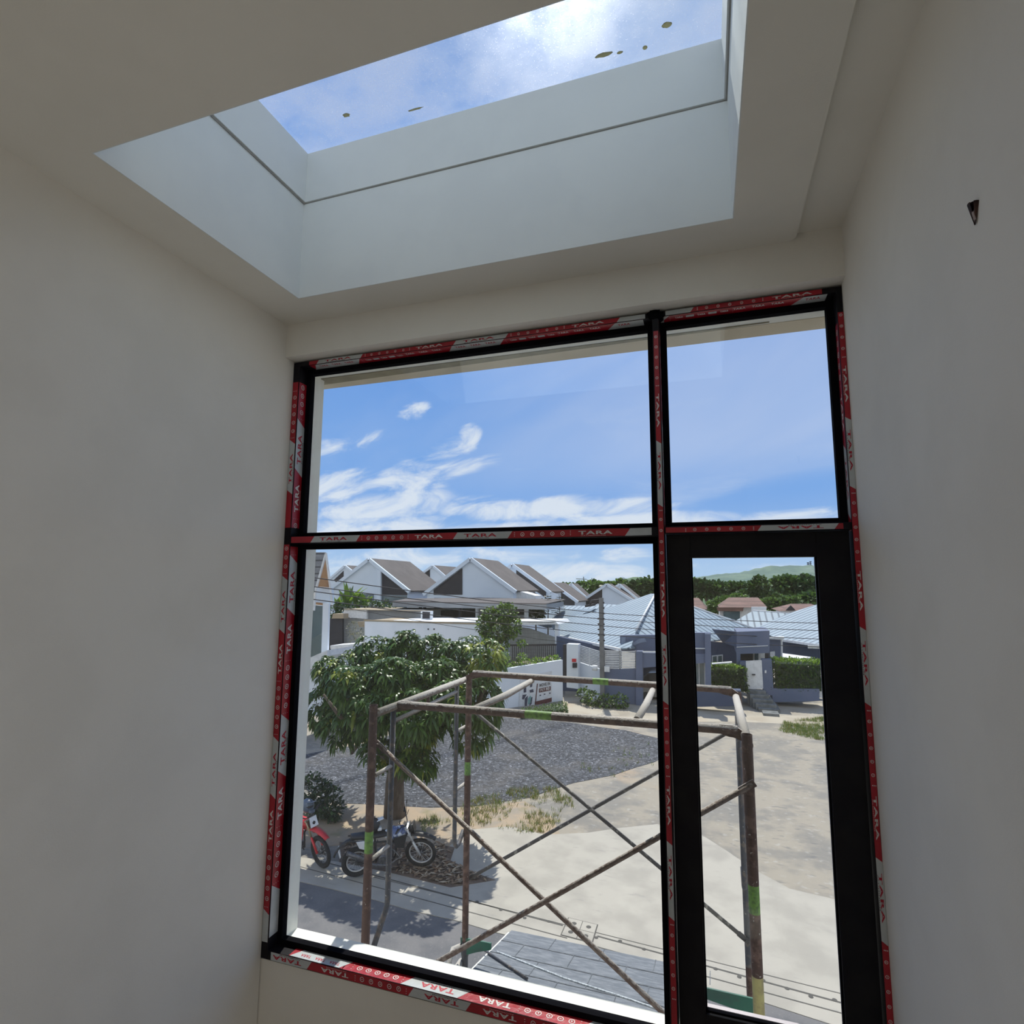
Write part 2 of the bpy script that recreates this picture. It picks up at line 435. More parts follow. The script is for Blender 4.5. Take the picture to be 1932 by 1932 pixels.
# beam nose over the opening and a tapering strip painted as a shadow line
b = MB()
b.box((-2.75, YO, ZH - .002), (XR + 1.3, 2.813, 1.45), 0)
b.prism([(-2.09, 2.655, ZH - .0005), (-2.10, 2.74, ZH - .0005), (.30, 2.668, ZH - .0005), (.30, 2.664, ZH - .0005)], (0, 0, -.004), 1)
struct(b, 'trim_1', [MT['soffit'], MT['olive']])
# outer wall of the ground floor corner and the roof slab with its wide overhang
def slab_with_hole(b, x0, x1, y0, y1, z0, z1, hx0, hx1, hy0, hy1, mi=0):
    b.box((x0, y0, z0), (x1, hy0, z1), mi); b.box((x0, hy1, z0), (x1, y1, z1), mi)
    b.box((x0, hy0, z0), (hx0, hy1, z1), mi); b.box((hx1, hy0, z0), (x1, hy1, z1), mi)
b = MB()
slab_with_hole(b, -4.2, 2.6, YB - .15, 4.73, 2.03, 2.165, SX0 - .03, SX1 + .03, SY0 - .03, SY1 + .03)
struct(b, 'roof', MT['extw'])
# ceiling: dropped plaster soffit with the skylight well, a slim recess along the right wall
b = MB()
slab_with_hole(b, XL, XE - .03, YB, YH - .03, ZC, ZC + .12, SX0 - .004, SX1 + .004, SY0 - .004, SY1 + .004)
b.box((XL, YH - .03, ZC), (XE - .03, YH, ZC + .12)); b.box((XE - .03, YB, ZC), (XE, YH - .03, ZC + .12))
arc = [(XE - .03 + .03 * math.cos(a), YH - .03 + .03 * math.sin(a), ZC) for a in [PI / 2 * i / 6 for i in range(7)]]
b.prism([(XE - .03, YH - .03, ZC)] + arc, (0, 0, .12))
struct(b, 'ceiling', MT['ceil'])
struct(MB().box((XE, YB, ZC2), (XR, YH, ZC2 + .09)), 'ceiling_recess', MT['ceil'])
# skylight well
b = MB(); TH = .05
def shaft(b, x0, x1, y0, y1, z0, z1, th, mi=0):
    b.box((x0 - th, y0 - th, z0), (x1 + th, y0, z1), mi); b.box((x0 - th, y1, z0), (x1 + th, y1 + th, z1), mi)
    b.box((x0 - th, y0, z0), (x0, y1, z1), mi); b.box((x1, y0, z0), (x1 + th, y1, z1), mi)
shaft(b, SX0, SX1, SY0, SY1, ZC + .0004, SG - .004, .06)
shaft(b, SX0 + .012, SX1 - .012, SY0 + .012, SY1 - .006, SG + .004, 2.165, .05)
shaft(b, SX0 + .012, SX1 - .012, SY0 + .012, SY1 - .006, 2.165, SGL - .006, .05)
shaft(b, SX0 + .006, SX1 - .006, SY0 + .004, SY1 + .003, SG - .004, SG + .004, .05, 1)
struct(b, 'wall_skylight_well', [MT['shaft'], mat('joint_shadow_gap', (.34, .33, .31), .9)])
wn = tag(thing('window_2', ((SX0 + SX1) / 2, (SY0 + SY1) / 2, SGL), None, None), kind='structure')
MB().box((SX0 - .03, SY0 - .03, SGL - .005), (SX1 + .03, SY1 + .03, SGL + .003)).build('glass_pane', MT['sky_glass'], wn)
bd = MB(); bd.ball((-.33, 2.12, SGL - .007), .035, .010, .002, 12, 6, jit=.5); bd.ball((-.265, 2.13, SGL - .007), .012, .006, .002, jit=.5)
bd.ball((-.165, 2.14, SGL - .007), .010, .010, .002); bd.ball((-.075, 2.07, SGL - .007), .018, .012, .002, jit=.5)
bd.ball((-1.52, 2.05, SGL - .007), .018, .010, .002, jit=.5); bd.ball((-1.2, 2.12, SGL - .007), .04, .005, .002, jit=.5)
bd.build('dirt_spots', mat('putty_dirt', (.42, .42, .40), .9, trans=.6), wn)

# small broken metal conduit stub in the right wall
p = atx(1842, 396, XR)
st = thing('conduit_stub', (XR, p.y, p.z), 'small broken rusty metal sleeve sticking out of the right plaster wall', 'metal stub')
b = MB(); n = 14; c = Vector((XR, p.y, p.z))
top = [c + Vector((-0.013 * math.sin(PI * i / n), .015 * math.cos(PI * i / n), .013 * (math.sin(PI * i / n)) * .35 + .012)) for i in range(n + 1)]
tip = c + Vector((-.003, .003, -.030))
for i in range(n):
    if i in (9, 10): continue
    b.add([top[i], top[i + 1], tip + Vector((0, .002, 0)), tip], [(0, 1, 2, 3)], 0, True)
b.add([x + Vector((.001, 0, -.001)) for x in top] + [c + Vector((0, 0, .012))], [tuple(range(n + 2))], 0)
cone = b.build('sleeve', mat('dark_rusty_metal', (.035, .022, .022), .5, (.10, .05, .04), 40., metal=.4), st)
cone.modifiers.new('solid', 'SOLIDIFY').thickness = .001
MB().tube([c + Vector((.004, .0, .006)), c + Vector((-.007, -.002, -.006)), c + Vector((-.005, -.002, -.022))], .0022).build('wire_end', mat('bare_steel_wire', (.45, .38, .38), .4), st)

# ================================================================== WINDOW 1 and DOOR 1 (black aluminium with protective film)
win = tag(thing('window_1', (-1.15, YF + .05, -1.785), None, None), kind='structure')
Y0, YG, Y9 = 2.5, 2.583, 2.598
ZT, ZB = 1.2108, -1.795
ZS = -1.756                       # top face of the bottom rail
MX0, MX1 = -.193, -.165           # mullion
TZ0, TZ1 = .215, .252             # transom
XA, XB = -2.078, .533             # inner faces of the two jambs
ZA = 1.187
def fr(name, a, c, par=win, m_='alu', bev=.0012): return MB().box(a, c).build(name, MT[m_], par, bevel=bev)
fr('jamb', (XL + .001, Y0, ZB), (XA, Y9, ZT)); fr('jamb', (XB, Y0, ZB), (XR - .001, Y9, ZT))
fr('head_rail', (XA, Y0, ZA), (XB, Y9, ZT)); fr('bottom_rail', (XA, Y0, ZB), (XB, Y9, ZS))
fr('mullion', (MX0, Y0 - .006, ZS), (MX1, Y9, ZT + .006))
fr('transom', (XA, Y0, TZ0), (MX0, Y9, TZ1)); fr('transom', (MX1, Y0, TZ0 + .009), (XB, Y9, TZ1))
def beads(x0, x1, z0, z1, w_=.030, nm='glazing_bead'):
    b = MB(); ya, yb = 2.562, 2.597
    b.box((x0, ya, z0), (x0 + w_, yb, z1)); b.box((x1 - w_, ya, z0), (x1, yb, z1))
    b.box((x0 + w_, ya, z1 - w_), (x1 - w_, yb, z1)); b.box((x0 + w_, ya, z0), (x1 - w_, yb, z0 + w_ - .003))
    g = b.build(nm, MT['bead'], win)
    MB().box((x0 + w_ - .004, YG - .003, z0 + w_ - .004), (x1 - w_ + .004, YG + .003, z1 - w_ + .004)).build('glass_pane', MT['glass'], win)
beads(XA, MX0, TZ1, ZA, .027); beads(XA, MX0, ZS, TZ0, .027); beads(MX1, XB, TZ1, ZA, .027)
# corner of the joint on the head rail, squeezed-out black sealant
b = MB(); b.ball((MX0 + .010, Y0 - .003, ZT - .010), .030, .008, .024, jit=.5); b.ball((MX1 + .006, Y0 - .003, ZA + .004), .018, .007, .018, jit=.5)
b.ball((XB - .03, Y0 + .06, TZ1 + .004), .022, .02, .010, jit=.6)
b.build('sealant', MT['bead'], win)

door = tag(thing('door_1', ((MX1 + XB) / 2, 2.56, -1.75), None, None), kind='structure')
dx0, dx1, dz0, dz1 = MX1 + .004, XB - .006, -1.752, TZ0 + .006
def dp(name, a, c, m_='alu'): return MB().box(a, c).build(name, MT[m_], door, bevel=.0015)
GX0, GX1, GZ0, GZ1 = -.064, .411, -1.612, .122
dp('stile', (dx0, 2.53, dz0), (GX0, 2.59, dz1)); dp('stile', (GX1, 2.53, dz0), (dx1, 2.59, dz1))
dp('top_rail', (GX0, 2.53, GZ1), (GX1, 2.59, dz1)); dp('bottom_rail', (GX0, 2.53, dz0), (GX1, 2.59, GZ0))
MB().box((GX0 - .004, 2.562, GZ0 - .004), (GX1 + .004, 2.568, GZ1 + .004)).build('glass_pane', MT['glass'], door)
b = MB(); b.box((GX0, 2.545, GZ0), (GX0 + .006, 2.561, GZ1)); b.box((GX1 - .006, 2.545, GZ0), (GX1, 2.561, GZ1)); b.box((GX0, 2.545, GZ0), (GX1, 2.561, GZ0 + .006))
b.build('glazing_bead', MT['bead'], door)
b = MB(); b.box((GX1 - .0025, 2.5695, GZ0), (GX1 + .001, 2.5895, GZ1 - .002)); b.box((GX0, 2.5695, GZ0 - .001), (GX1, 2.5895, GZ0 + .003))
b.build('highlight_strip', MT['bright'], door)  # pale strips, the bead's highlight put into their colour


def film(name, org, u, v, L, Wd, start=0., big=True, flip=1, shadecol=('red', 'silver'), marks='std', ripple=True):
    """printed protective film strip: org = lower-left corner of the print, u reading direction, v letter-up, Wd strip width"""
    org, u, v = Vector(org), Vector(u), Vector(v); n = u.cross(v).normalized()
    PER = .81
    fb = MB(); tb = MB()
    def quad(a0, a1, v0, v1, mi, sk=0., h=.0006):
        a0c, a1c = max(a0, 0), min(a1, L)
        if a1c - a0c < .004: return
        k = max(1, int((a1c - a0c) / .05)); pts = []
        for i in range(k + 1):
            a = a0c + (a1c - a0c) * i / k
            e = (noise.noise(Vector((a * 9 + org.x * 7, org.z * 3, 0))) * .0012 if ripple else 0)
            s0 = sk if (i == 0 and a0 >= 0) else (sk if (i == k and a1 <= L) else 0)
            pts.append((org + u * (a - s0) + v * (v0 + e * (v0 == 0)) + n * h, org + u * (a + s0) + v * (v1 + e * (v1 > Wd - .001)) + n * h))
        vv = [p for q in pts for p in q]
        fb.add(vv, [(2 * i, 2 * i + 2, 2 * i + 3, 2 * i + 1) for i in range(k)], mi)
    def txt(s_, a, vv, h, wd, mi):
        if a < 0 or a + wd > L: return
        put_text(tb, s_, org + u * a + v * vv + n * .0014, u, v, h, wd, mi)
    quad(0, L, 0, Wd, 0)
    a = -start
    while a < L:
        # silver panel with red name, red panel with white name, icon row
        quad(a, a + .275, 0, Wd, 1, Wd * .35, .0010)
        if big:
            txt('TARA', a + .045, Wd * .28, Wd * .50, .165, 0); txt('ALUMINIUM', a + .05, Wd * .06, Wd * .13, .12, 2)
            txt('TARA', a + .595, Wd * .28, Wd * .50, .15, 1); txt('ALUMINIUM', a + .605, Wd * .06, Wd * .13, .11, 3)
        else:
            for q in range(3): txt('TARA', a + .03 + q * .08, Wd * .45, Wd * .34, .055, 0)
            for q in range(3): txt('TARA', a + .56 + q * .075, Wd * .5, Wd * .3, .05, 1)
        for q in range(3):
            for r_ in range(2):
                aa = a + .295 + r_ * .262 + (.0 if r_ else 0)
                if 0 < aa < L - .01:
                    cc = org + u * aa + v * (Wd * (.25 + .25 * q)) + n * .0014
                    tb.add([cc, cc + u * .004, cc + u * .004 + v * .0025, cc + v * .0025], [(0, 1, 2, 3)], 1)
        for q in range(5):
            ac = a + .335 + q * .047
            if ac < .012 or ac > L - .012: continue
            if big:
                rr = min(Wd * .30, .0135); cc = org + u * ac + v * (Wd * .5) + n * .0012; K = 14
                o1 = [cc + u * (rr * math.cos(2 * PI * i / K)) + v * (rr * math.sin(2 * PI * i / K)) for i in range(K)]
                o2 = [cc + (p - cc) * .74 for p in o1]
                tb.add(o1 + o2, [(i, (i + 1) % K, K + (i + 1) % K, K + i) for i in range(K)], 1)
                w1 = rr * .35
                if q % 3 == 0: tb.add([cc - u * w1 - v * w1, cc + u * w1 - v * w1, cc + v * w1], [(0, 1, 2)], 1)
                elif q % 3 == 1: tb.add([cc - u * w1 - v * w1 * .4, cc + u * w1 - v * w1 * .4, cc + u * w1 + v * w1 * .4, cc - u * w1 + v * w1 * .4], [(0, 1, 2, 3)], 1)
                else: tb.add([cc - u * w1, cc - v * w1, cc + u * w1, cc + v * w1], [(0, 1, 2, 3)], 1)
            else:
                w1 = .017; h1 = Wd * .16; c0 = org + u * ac + v * Wd * .55 + n * .0012
                if q % 2: tb.add([c0 - u * w1 - v * h1, c0 + u * w1 - v * h1, c0 + u * w1 + v * h1, c0 - u * w1 + v * h1], [(0, 1, 2, 3)], 4)
                else: txt('TARA', ac - .016, Wd * .42, Wd * .28, .034, 1)
        a += PER
    f = fb.build('protective_film', [MT[shadecol[0]], MT[shadecol[1]]], win); f['label'] = name
    if tb.f:
        tb.build('lettering', [MT['redink'], MT['whiteink'], MT['greyink'], MT['pink'], MT['silver']], f)
    return f


X, Y, Z = Vector((1, 0, 0)), Vector((0, 1, 0)), Vector((0, 0, 1))
e = .0005
# left jamb: side face (reads upwards) and front face, broken at the transom
film('red and silver printed film on left jamb side', (XA + e, 2.561, .30), Z, -Y, .80, .060, .51)
film('red and silver printed film on left jamb side', (XA + e, 2.561, -1.70), Z, -Y, 1.90, .060, .06)
film('darker printed film on left jamb face', (XA - .004, Y0 - e, .30), Z, -X, .80, .035, .62)
film('darker printed film on left jamb face', (XA - .004, Y0 - e, -1.72), Z, -X, 1.93, .035, .14)
# head rail
film('printed film on head rail face', (XA + .06, Y0 - e, ZA + .001), X, Z, MX0 - .03 - (XA + .06), .021, -.056)
film('printed film on underside of head rail', (XA + .06, Y0 + .061, ZA - e), X, -Y, MX0 - .04 - (XA + .06), .059, -.02, False)
film('printed film on head rail face', (MX1 + .03, Y0 - e, ZA + .001), X, Z, XB - .05 - (MX1 + .03), .021, .163)
film('printed film on underside of head rail', (MX1 + .02, Y0 + .061, ZA - e), X, -Y, XB - .03 - (MX1 + .02), .059, .27, False)
# transom
film('red printed film on the left transom', (XA + .005, Y0 - e, TZ0 + .003), X, Z, MX0 - XA - .03, .032, .676)
film('red printed film on the right transom, print upside down', (XB - .03, Y0 - e, TZ1 - .004), -X, -Z, XB - MX1 - .035, .022, -.023)
# mullion
film('red printed film on the mullion', (MX0 + .004, Y0 - .006 - e, 1.12), -Z, X, 2.8, .021, .308)
film('narrow film strip on the mullion side', (MX1 + e, Y0 - .004, 1.12), -Z, Y, .9, .05, .4, False)
# right jamb, print reads downwards
film('red printed film on right jamb face', (XB + .001, Y0 - e, 1.10), -Z, X, 2.86, .020, .37)
film('red printed film on right jamb side', (XB - e, Y0 + .045, 1.06), -Z, -Y, .84, .04, .3)
# bottom rail: top face in the sun, front face, both upside down
film('sunlit red and silver film on the sill', (MX0 - .02, Y0 + .061, ZS + e), -X, -Y, 1.45, .059, -.038)
film('torn silver film on the sill corner', (XA + .42, Y0 + .058, ZS + e), -X, -Y, .30, .055, .0, False)
film('printed film on the sill front', (MX0 + .01, Y0 - e, ZS - .001), -X, -Z, MX0 - XA - .01, .036, -.034)

# ================================================================== SCAFFOLD outside the window
sc = thing('scaffolding', (-.85, 3.75, GZ), 'rusty tubular scaffold tower with cross braces right outside the window', 'scaffold')
YN, YR = 3.10, 4.43
FLT = aty(705, 1330, YN); BLT = aty(885, 1274, YR); FRT = aty(1409, 1385, YN); BRT = aty(1392, 1306, YR)
def leg(top, mats_, bands_, nm='leg', zt=None):
    x, y, zt = top.x, top.y, zt if zt is not None else top.z
    b = MB(); r = .0245
    zs = [zt] + sorted([q for bb in bands_ for q in bb[:2]], reverse=True) + [GZ + .02]
    for i in range(len(zs) - 1):
        mi = 0
        for z1, z0, k in bands_:
            if zs[i] <= z1 + 1e-6 and zs[i + 1] >= z0 - 1e-6: mi = k
        b.tube([(x, y, zs[i]), (x, y, zs[i + 1])], r, 16, mi, cap=False)
    b.tube([(x, y, zt), (x, y, zt - .3)], r - .003, 14, 0, cap=False)
    b.add([(x + a * math.cos(2 * PI * i / 16), y + a * math.sin(2 * PI * i / 16), zt) for a in (r, r - .003) for i in range(16)],
          [(i, (i + 1) % 16, 16 + (i + 1) % 16, 16 + i) for i in range(16)], 0)
    b.tube([(x, y, GZ + .06), (x, y, GZ + .02)], r * 1.2, 14, 0)
    b.box((x - .06, y - .06, GZ + .012), (x + .06, y + .06, GZ + .025), 0)
    return b.build(nm, mats_, sc)
LM = [MT['rust'], MT['gband'], MT['ypaint'], MT['steel']]
zb1, zb2 = aty(694, 1567, YN).z, aty(694, 1608, YN).z
leg(FLT, LM, [(zb1, zb2, 1)])
z1, z2 = aty(885, 1437, YR).z, aty(885, 1462, YR).z; zj = aty(875, 1788, YR).z
leg(BLT, LM, [(z1, z2, 1), (zj, GZ + .1, 3)], zt=BLT.z)
z1, z2, z3 = aty(1417, 1668, YN).z, aty(1417, 1721, YN).z, aty(1425, 1840, YN).z
leg(FRT, LM, [(z1, z2, 1), (z3, z3 - .7, 2)])
leg(BRT, [MT['rust'], MT['gband'], MT['ypaint'], MT['steel']], [(aty(1400, 1530, YR).z, aty(1400, 1820, YR).z, 3)])
# top bars of the two end frames and the inner tubes with their rungs
def inner(x, yN, yR, first):
    za = FLT.z - .045; zb = BLT.z - .035
    MB().tube([(x, yN, za), (x, yR, zb)], .0235, 16).build('top_bar', MT['cem'], sc)
    zl = aty(735, 1700, 3.28).z; zl2 = zl - .16
    MB().tube([(x, yN + .19, za)] + [(x, yN + .19, zl)] + [(x, yN + .185, zl - .03), (x, yN + .16, zl - .06), (x, yN, zl - .24)], .0165, 12).build('inner_tube', MT['steel'], sc)
    zk = aty(860, 1585, 4.25).z if first else zl
    MB().tube([(x, yR - .17, zb)] + [(x, yR - .17, zk)] + [(x, yR - .17 + .17 * (i / 5) ** 1.6, zk - .07 * math.sin(PI * i / 5)) for i in range(1, 6)], .0165, 12).build('inner_tube', MT['steel'], sc)
    zh = aty(747, 1362, 3.29).z
    MB().tube([(x, yN + .19, zh), (x, yR - .17, zh + .02)], .0135, 12).build('arch_bar', MT['cem'], sc)
    MB().tube([(x, (yN + yR) / 2, zh + .01), (x, (yN + yR) / 2, (za + zb) / 2)], .012, 10).build('arch_strut', MT['rust'], sc)
    for zz in (aty(716, 1452, 3.2).z, aty(716, 1606, 3.2).z):
        MB().tube([(x, yN, zz), (x, yN + .19, zz)], .0125, 10).build('rung', MT['cem'], sc)
    for zz in (aty(868, 1375, 4.35).z, aty(868, 1485, 4.35).z):
        MB().tube([(x, yR, zz), (x, yR - .17, zz)], .0125, 10).build('rung', MT['cem'], sc)
inner(-1.885, YN, YR, True); inner(.157, YN, YR, False)
# walk-board frame hooked over the top bars
yn = 3.315; zn = aty(745, 1326, yn).z - .01; zr = aty(885, 1268, YR).z; yr = YR - .02
nL, nR = aty(752, 1329, yn), aty(1392, 1378, yn); rL, rR = aty(893, 1270, yr), aty(1380, 1302, yr)
def side_tube(a, c, gb=None):
    a, c = Vector(a), Vector(c); b = MB(); d = c - a
    b.tube([a, a + d * gb[0], ], .0235, 14, 0); b.tube([a + d * gb[0], a + d * gb[1]], .0237, 14, 1, cap=False); b.tube([a + d * gb[1], c], .0235, 14, 0)
    for p, sgn in ((a, -1), (c, 1)):    # flattened hook plates curling over the top bar
        K = 8; pts = []
        for i in range(K + 1):
            tt = i / K; pts.append((p.x + sgn * (-.09 + .135 * tt), p.z + .024 - (.10 * max(0, tt - .5) ** 1.3), .028 + .016 * math.sin(PI * tt)))
        v = []
        for (xx, zz, hh) in pts:
            for yy_ in (-.008, .008):
                v += [(xx, p.y + yy_, zz), (xx, p.y + yy_, zz - hh - .016)]
        f = []
        for i in range(K):
            o_ = 4 * i
            f += [(o_, o_ + 4, o_ + 5, o_ + 1), (o_ + 2, o_ + 3, o_ + 7, o_ + 6), (o_, o_ + 2, o_ + 6, o_ + 4), (o_ + 1, o_ + 5, o_ + 7, o_ + 3)]
        f += [(0, 1, 3, 2), (4 * K, 4 * K + 2, 4 * K + 3, 4 * K + 1)]
        b.add(v, f, 0)
    return b.build('side_tube', [MT['rustc'], MT['gband']], sc)
side_tube(nL, nR, (.42, .50)); side_tube(rL, rR, (.50, .56))
for a, c in ((aty(1004, 1284, yr), aty(892, 1339, yn)), (aty(1232, 1301, yr), aty(1201, 1359, yn))):
    MB().tube([a, (a + c) / 2 + Vector((0, 0, -.012)), c], [.02, .023, .02], 12).build('cross_tube', MT['cem'], sc)
# cross braces
def brace(a, c, mm, r=.0135):
    b = MB().tube([a, c], r, 10); d = (c - a).normalized()
    for p, s_ in ((a, 1), (c, -1)): b.obox(p + d * s_ * .02, d * .04, Vector((0, .004, 0)), d.cross(Vector((0, 1, 0))) * .017, 0); b.tube([p - Vector((0, .02, 0)), p + Vector((0, .02, 0))], .008, 8)
    return b.build('cross_brace', MT[mm], sc)
def online(a, b_, x):                       # continue a line between two points to a given x
    t_ = (x - a.x) / (b_.x - a.x); return a + (b_ - a) * t_
n1, n2 = aty(735, 1424, YN + .035), aty(1240, 1900, YN + .035)
brace(online(n1, n2, -1.89), online(n1, n2, .145), 'brace', .0135)
n1, n2 = aty(845, 1804, YN - .035), aty(1395, 1493, YN - .035)
brace(online(n1, n2, -1.89), online(n1, n2, .16), 'brace', .0135)
n1, n2 = aty(930, 1372, YR - .035), aty(1392, 1760, YR - .035)
brace(online(n1, n2, -1.857), online(n1, n2, .16), 'braced', .013)
n1, n2 = aty(880, 1660, YR + .035), aty(1240, 1457, YR + .035)
brace(online(n1, n2, -1.857), online(n1, n2, .16), 'braced', .013)
# lower lift: top bars, green hook plates and joints
for x in (-1.885, .157):
    zq = zj - .10
    MB().tube([(x, YN, zq), (x, YR, zq)], .0235, 12).build('top_bar', MT['cem'], sc)
for (x, yq, z_, l_) in ((-1.857, YR - .02, aty(875, 1775, YR).z, .22), (.16, YR - .3, aty(1400, 1890, YR - .3).z, -.42)):
    s_ = 1 if l_ > 0 else -1
    MB().prism([(x - s_ * .03, yq, z_ + .03), (x + l_, yq, z_ + .035), (x + l_, yq, z_ - .01), (x + s_ * .1, yq, z_ - .05), (x - s_ * .02, yq, z_ - .10)], (0, .012, 0)).build('hook_plate', MT['gplate'], sc)
for tp in (FLT, BLT, FRT, BRT):
    MB().tube([(tp.x, tp.y, zj + .05), (tp.x, tp.y, zj - .05)], .029, 14).build('coupler', MT['steel'], sc)
MB().tube([(-1.885, YR - .02, zj + .02), (-1.90, YR - .13, zj + .055), (-1.885, YR - .22, zj + .02), (-1.885, YR - .27, zj - .18)], .017, 12).build('inner_tube', MT['cem'], sc)

# ================================================================== entrance canopy below the window
MT['slate'] = mat('weathered_slate', (.12, .135, .155), .75, (.19, .205, .225), 9., stretch=(1, 3.5, 1), bump=.4, bscale=30)
add_layer(MT['slate'], (.28, .30, .32), 14, .58, .75, (1, 5, 1), .7)
c0 = atz(965, 1755, -3.02); c1 = Vector((c0.x, 4.26, -2.80)); c1 = atx(885, 1835, c0.x)
dyv = (c1 - c0) * (1 / (c1.y - c0.y))
def cp(x, y): return Vector((x, y, c0.z + dyv.z * (y - c0.y)))
cn_ = thing('canopy', (0, 4.2, -3.2), 'grey-blue tiled canopy roof over the entrance below the window', 'canopy')
ya = 2.72
CXR = -.22
MB().prism([cp(c0.x, c0.y), cp(CXR, c0.y), cp(CXR, ya), cp(c0.x, ya)], (0, 0, -.09)).build('tile_deck', MT['slate'], cn_)
b = MB()
for k in range(1, 10):
    yk = c0.y - k * .27
    if yk < ya: break
    p0, p1 = cp(c0.x, yk), cp(CXR, yk)
    b.prism([p0 + Z * .001, p1 + Z * .001, p1 + Z * .001 + Vector((0, .012, 0)), p0 + Z * .001 + Vector((0, .007, 0))], (0, 0, .002), 0)
    for q in range(4):
        xq = c0.x + .2 + q * .42 + (k % 2) * .2
        b.prism([cp(xq, yk) + Z * .001, cp(xq + .006, yk) + Z * .001, cp(xq + .006, min(yk + .27, c0.y)) + Z * .001, cp(xq, min(yk + .27, c0.y)) + Z * .001], (0, 0, .002), 0)
b.build('tile_joints', mat('slate_joint', (.09, .10, .115), .8, (.15, .165, .18), 20.), cn_)
p = [cp(c0.x + .05, 4.72), cp(c0.x + .65, 4.52), cp(c0.x + 1.15, 4.42), cp(CXR - .05, 4.33)]
MB().tube([q + Z * .004 for q in p], .007, 6).build('mortar_bead', mat('white_mortar', (.62, .66, .68), .9, (.3, .33, .36), 60.), cn_)
b = MB(); b.prism([cp(c0.x - .03, c0.y) - Z * .02, cp(c0.x - .03, ya) - Z * .02, cp(c0.x, ya) - Z * .02, cp(c0.x, c0.y) - Z * .02], (0, 0, -.07))
b.build('edge_board', MT['extw'], cn_)
for (qx, qy) in ((c0.x + .05, ya + .02), (c0.x + .05, c0.y - .3), (CXR - .3, c0.y - .3)):
    MB().box((qx, qy, GZ), (qx + .2, qy + .2, c0.z - .06 + dyv.z * (qy + .1 - c0.y))).build('post', MT['extw'], cn_)

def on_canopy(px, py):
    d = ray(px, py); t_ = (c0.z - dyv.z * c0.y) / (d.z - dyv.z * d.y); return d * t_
a, c = on_canopy(905, 1790), on_canopy(995, 1850)  # dark bar laid in place of a scaffold tube's shadow
tag(MB().tube([a + Z * .013, c + Z * .013], .009, 10).build('shadow_bar', MT['steel']), 'thin dark bar standing in for a scaffold tube shadow on the grey-blue canopy roof', 'shadow bar')

# ================================================================== GROUND
MT['dirt'] = mat('packed_crushed_stone', (.31, .275, .22), .95, (.215, .20, .175), .9, bump=.5, bscale=9, lo=.42, hi=.6)
add_layer(MT['dirt'], (.40, .30, .20), .28, .55, .68, None, .8); add_layer(MT['dirt'], (.13, .13, .13), 2.6, .57, .70, (1, 2.6, 1), .7); add_layer(MT['dirt'], (.42, .40, .36), 5., .56, .7, None, .5)
MT['conc'] = mat('pale_concrete', (.41, .38, .325), .9, (.34, .315, .27), 1.1, bump=.15, bscale=40)
add_layer(MT['conc'], (.28, .265, .24), 3.2, .60, .75, (1, 3, 1), .6)
MT['asph'] = mat('asphalt', (.16, .155, .155), .95, (.12, .12, .125), 2., bump=.3, bscale=60); add_layer(MT['asph'], (.26, .25, .24), 30, .58, .7, None, .5)
MT['gravel'] = mat('dark_gravel', (.028, .030, .036), .9, (.075, .08, .092), 10., lo=.47, hi=.56, bump=1.0, bscale=11, detail=3)
add_layer(MT['gravel'], (.30, .31, .34), 13, .62, .67, None, .9, 2); add_layer(MT['gravel'], (.12, .11, .10), .45, .52, .7, None, .45)
MT['sand'] = mat('sandy_road', (.42, .375, .30), .95, (.36, .31, .24), .6, bump=.2, bscale=12); add_layer(MT['sand'], (.46, .29, .17), .22, .58, .72, None, .7)
MT['mulch'] = mat('leaf_litter_soil', (.13, .09, .065), .95, (.20, .145, .10), 7., bump=.8, bscale=20); add_layer(MT['mulch'], (.30, .22, .15), 14, .6, .7)
MT['tan'] = mat('orange_soil', (.38, .29, .20), .95, (.29, .25, .20), 1.6, bump=.4, bscale=14); add_layer(MT['tan'], (.22, .20, .10), 1.3, .55, .7, None, .7)
MT['seam'] = mat('drain_seam', (.10, .095, .085), .95)
struct(MB().box((-500, 2.6, GZ - .3), (500, 900, GZ)), 'ground', MT['dirt'])
def patch(name, pts, mm, h, extra=(), kind='structure'):
    P_ = [G(*p) if len(p) == 2 else Vector(p) for p in pts]
    Q = []
    for i, p in enumerate(P_):            # ragged edges
        q = P_[(i + 1) % len(P_)]; n = max(1, min(10, int((q - p).length / .8)))
        for k in range(n):
            a = p.lerp(q, k / n); r_ = .10 if n > 1 and k else 0
            Q.append(Vector((a.x + r_ * noise.noise(a * 1.7), a.y + r_ * noise.noise(a * 2.1 + X), GZ - .03)))
    return tag(MB().prism(Q, (0, 0, h + .03)).build(name, MT[mm]), kind=kind)
patch('far_road', [(1050, 1350), (1090, 1328), (1240, 1329), (1340, 1331), (1600, 1326), (30, 36, 0), (30, 27.5, 0), (1600, 1372), (1400, 1362), (1240, 1362)], 'sand', .004)
patch('driveway', [(1062, 1348), (1066, 1300), (1110, 1300), (1150, 1332), (1170, 1350), (1120, 1352)], 'sand', .007)
patch('gravel_yard', [(-26, 17.5, 0), (-14, 15.9, 0), (640, 1516), (800, 1524), (890, 1522), (1000, 1505), (1080, 1478), (1160, 1462), (1235, 1438), (1290, 1405), (1180, 1378), (1060, 1362), (940, 1352), (840, 1352), (700, 1400), (570, 1425), (-34, 22, 0)], 'gravel', .009)
patch('soil_strip', [(-14, 15.2, 0), (640, 1517), (860, 1526), (990, 1512), (1040, 1540), (1060, 1580), (1000, 1570), (890, 1564), (840, 1585), (780, 1600), (690, 1590), (580, 1600), (-14, 12.8, 0)], 'tan', .006)
